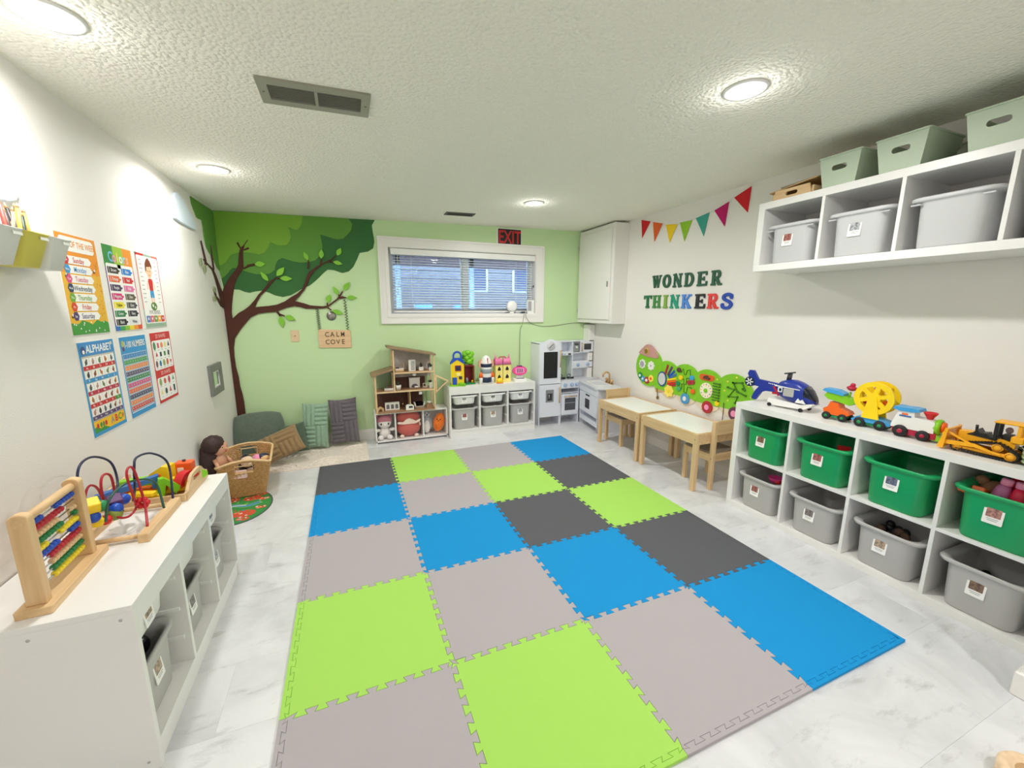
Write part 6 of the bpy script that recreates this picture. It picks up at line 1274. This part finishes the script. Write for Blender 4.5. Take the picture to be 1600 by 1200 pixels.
# ---------------- activity board on the right wall ----------------
CT=thing('activity_board','green caterpillar shaped wall activity board above the small tables','activity board',(XR,2.05,.70)); 
F=frameR(0,0,0); oy,oz=2.05,.70
def C_(y,z): return (oy-y,z-oz)
bg=mat('board green',(128,196,34),.5); bb=mat('board beige',(226,208,184),.55); bt=mat('board tan',(196,158,112),.55); rose=mat('board rose',(196,146,140),.55)
def disc(y,z,ry,rz,n0,n1,m,name,zmin=None,lab=None,parent=CT,n=40):
    c=C_(y,z); p=circ(c[0],c[1],ry,n,rz)
    if zmin is not None: p=[(a,max(b,zmin-oz)) for a,b in p]; p=[q for i,q in enumerate(p) if i==0 or q!=p[i-1]]
    o=G(F).prism(p,n0,n1,m,bev=.0015).build(name,parent)
    if lab: o['label']=lab
    return o
for y,z,ry,rz in ((2.25,.60,.10,.075),(2.03,.605,.13,.088),(1.785,.592,.13,.09),(1.53,.60,.14,.095)): disc(y,z,ry,rz,0,.010,bb,'foot')
o=G(F).prism([C_(*q) for q in ((2.44,.60),(2.29,.64),(2.295,.575),(2.42,.555))],.001,.012,bt,bev=.001).build('foot',CT); o['label']='brown foot'
for i,(y,z,ry,rz) in enumerate(((2.54,.79,.195,.195),(2.285,.70,.18,.187),(2.05,.70,.185,.185),(1.80,.685,.185,.185),(1.54,.68,.187,.19))):
    disc(y,z,ry,rz,.001*i,.014-.0005*i if i else .016,bg,'segment',None if i==0 else (.59,.578,.568,.575)[i-1])
hp=bez([(2.70,.93),(2.665,.965),(2.64,.985),(2.59,1.02),(2.53,1.02),(2.475,.995),(2.43,.95),(2.405,.93),(2.42,.895),(2.50,.895),(2.56,.897),(2.66,.912),(2.70,.93)],4)[:-1]
G(F).prism([C_(*q) for q in hp],.012,.022,rose,bev=.002).build('hat',CT)
disc(2.572,.955,.042,.042,.022,.028,bt,'hat_badge'); 
g=G(F); c=C_(2.572,.955); g.prism(circ(c[0],c[1],.026,20),.028,.034,brass,bev=.004); g.build('bell',CT)
def gear(y,z,r,m,nt,name='gear',n0=.014,n1=.024,lab=None):
    c=C_(y,z); p=[]
    for k in range(nt*4):
        a=2*pi*k/(nt*4); rr_=r*(1.0 if k%4<2 else .86); p.append((c[0]+rr_*cos(a),c[1]+rr_*sin(a)))
    o=G(F).prism(p,n0,n1,m,bev=.001).build(name,CT)
    if lab: o['label']=lab
    return o
gear(2.632,.815,.050,whiteP,8,'eye_gear'); disc(2.632,.815,.032,.032,.024,.027,plastic('lilac grey',(176,166,180)),'eye_dial'); gear(2.50,.812,.048,whiteP,8,'eye_gear'); disc(2.50,.812,.010,.010,.024,.028,plastic('lilac grey',(176,166,180)),'eye_dial')
for y,z,r,m_,l in ((2.655,.69,.036,green2,'green gear'),(2.61,.662,.030,sky,'blue gear'),(2.55,.655,.038,plastic('brick red',(176,50,60)),'red gear'),(2.488,.682,.038,plastic('soft yellow',(246,226,96)),'yellow gear')):
    gear(y,z,r,m_,9,lab=l); disc(y,z,r*.4,r*.4,.024,.030,whiteP if 'yellow' not in l else orange,'gear_hub')
disc(2.337,.703,.062,.075,.013,.020,plastic('mirror rim blue',(50,84,140)),'mirror_rim'); disc(2.337,.703,.048,.060,.020,.022,mat('mirror glass',(236,240,244),.35,.6),'mirror')
for y0,z0,y1,z1,m_ in ((2.30,.755,2.27,.85,crim),(2.265,.75,2.215,.84,purple),(2.25,.735,2.18,.805,blue),(2.245,.725,2.155,.775,plastic('steel blue',(70,110,170)))): 
    G(F).prism(stroke([C_(y0,z0),C_(y1,z1)],.022),.013,.020,m_,bev=.002).build('xylophone_bar',CT)
for z,m_ in ((.712,yellow),(.690,orange),(.668,red),(.648,plastic('brick red',(176,50,60)))): G(F).prism(stroke([C_(2.265,z-.005),C_(2.155,z+.022)],.018),.013,.020,m_,bev=.002).build('xylophone_bar',CT)
gear(2.232,.602,.060,plastic('soft yellow',(246,226,96)),7); disc(2.232,.602,.016,.016,.024,.030,yellow,'gear_hub')
# maze grooves and its sliders
dkg=mat('groove green',(60,112,20),.6)
for q in ([(2.10,.80),(2.075,.84),(2.06,.79),(2.04,.79),(2.03,.83),(1.995,.84),(1.985,.76),(1.95,.76)],[(2.12,.74),(2.06,.745),(2.06,.70),(2.03,.70),(2.03,.76),(1.985,.76)],[(2.12,.63),(2.08,.65),(2.08,.70),(2.055,.70),(2.05,.63),(2.02,.62),(2.01,.68),(1.97,.68),(1.94,.64)]): G(F).tube([(*C_(*p),.0135) for p in q],.0045,dkg,6).build('maze_groove',CT)
for y,z,m_,l in ((2.125,.822,plastic('dark brown',(90,60,50)),'brown'),(2.095,.755,yellow,'yellow'),(2.125,.695,green2,'green'),(1.965,.772,sky,'blue'),(1.955,.735,plastic('brick red',(176,50,60)),'dark red'),(1.943,.652,orange,'orange'),(2.11,.645,plastic('jade',(70,170,110)),'jade'),(1.99,.725,plastic('brick red',(176,50,60)),'red')):
    c=C_(y,z); o=G(F).prism(circ(c[0],c[1],.026,14,.022),.015,.026,m_,bev=.003).build('maze_slider',CT); o['label']=l+' maze slider'
disc(2.028,.568,.050,.050,.010,.022,plastic('wheel blue',(72,150,206)),'foot_wheel'); disc(2.028,.568,.020,.022,.022,.027,whiteP,'wheel_hub'); disc(1.775,.545,.054,.054,.010,.022,plastic('wheel red',(176,36,46)),'foot_wheel'); disc(1.775,.545,.024,.024,.022,.027,pkl,'wheel_hub'); disc(1.51,.552,.050,.054,.010,.022,plastic('wheel plum',(104,50,80)),'foot_wheel'); disc(1.51,.552,.024,.026,.022,.027,pkl,'wheel_hub')
o=G(F).prism([C_(*q) for q in bez([(1.888,.80),(1.87,.825),(1.81,.825),(1.74,.822),(1.73,.80),(1.75,.775),(1.81,.772),(1.87,.775),(1.888,.80)],4)[:-1]],.0125,.016,plastic('track orange',(226,96,40)),bev=.001).build('car_track',CT)
G(F).prism([C_(*q) for q in ((1.84,.79),(1.83,.812),(1.80,.818),(1.785,.805),(1.77,.80),(1.77,.785))],.016,.028,plastic('dark brown',(90,60,50)),bev=.002).build('slider_car',CT)
disc(1.803,.687,.066,.068,.0125,.018,mat('clock cream',(244,236,214),.5),'clock_face')
for k in range(12): a=k*pi/6; disc(1.803+.052*sin(a),.687+.052*cos(a),.005,.005,.018,.0195,orange if k%2 else darkG,'clock_dot',n=8)
disc(1.803,.687,.018,.018,.018,.026,lime,'clock_hub')
for k in range(7): z=.765-k*.024; G(F).cyl((*C_(1.735,z),.018),(*C_(1.685,z),.018),.004,dkg,n=6).build('counting_bar',CT); G(F).ball((*C_(1.668,z),.020),.009,dkg,8,6).build('counting_bead',CT)
disc(1.677,.60,.022,.022,.0125,.024,yellow,'button')
for q in ([(1.545,.80),(1.465,.812),(1.437,.76),(1.455,.765)],[(1.545,.80),(1.50,.735),(1.425,.715)],[(1.59,.755),(1.53,.745),(1.575,.68),(1.495,.692),(1.51,.64)]): 
    G(F).tube([(*C_(*p),.017) for p in q],.005,dkg,6).build('cord_line',CT)
    for p in q: disc(p[0],p[1],.008,.008,.012,.024,dkg,'peg',n=10)
for y,z in ((1.60,.80),(1.52,.845),(1.41,.795),(1.62,.72),(1.38,.71),(1.58,.645),(1.70,.80)): disc(y,z,.008,.008,.012,.016,plastic('soft yellow',(246,226,96)),'star_dot',n=8)
G(F).tube([(*C_(2.40,.60),.014),(*C_(2.39,.55),.016),(*C_(2.385,.51),.014)],.004,mat('rope brown',(120,90,60),.9),6).ball((*C_(2.385,.505),.014),(.014,.018,.010),mat('rope brown',(120,90,60),.9),10,7).build('beater',CT)
G(F).tube([(*C_(1.615,.62),.016),(*C_(1.612,.54),.015),(*C_(1.615,.47),.012)],.003,mat('rope brown',(120,90,60),.9),6).build('string',CT)
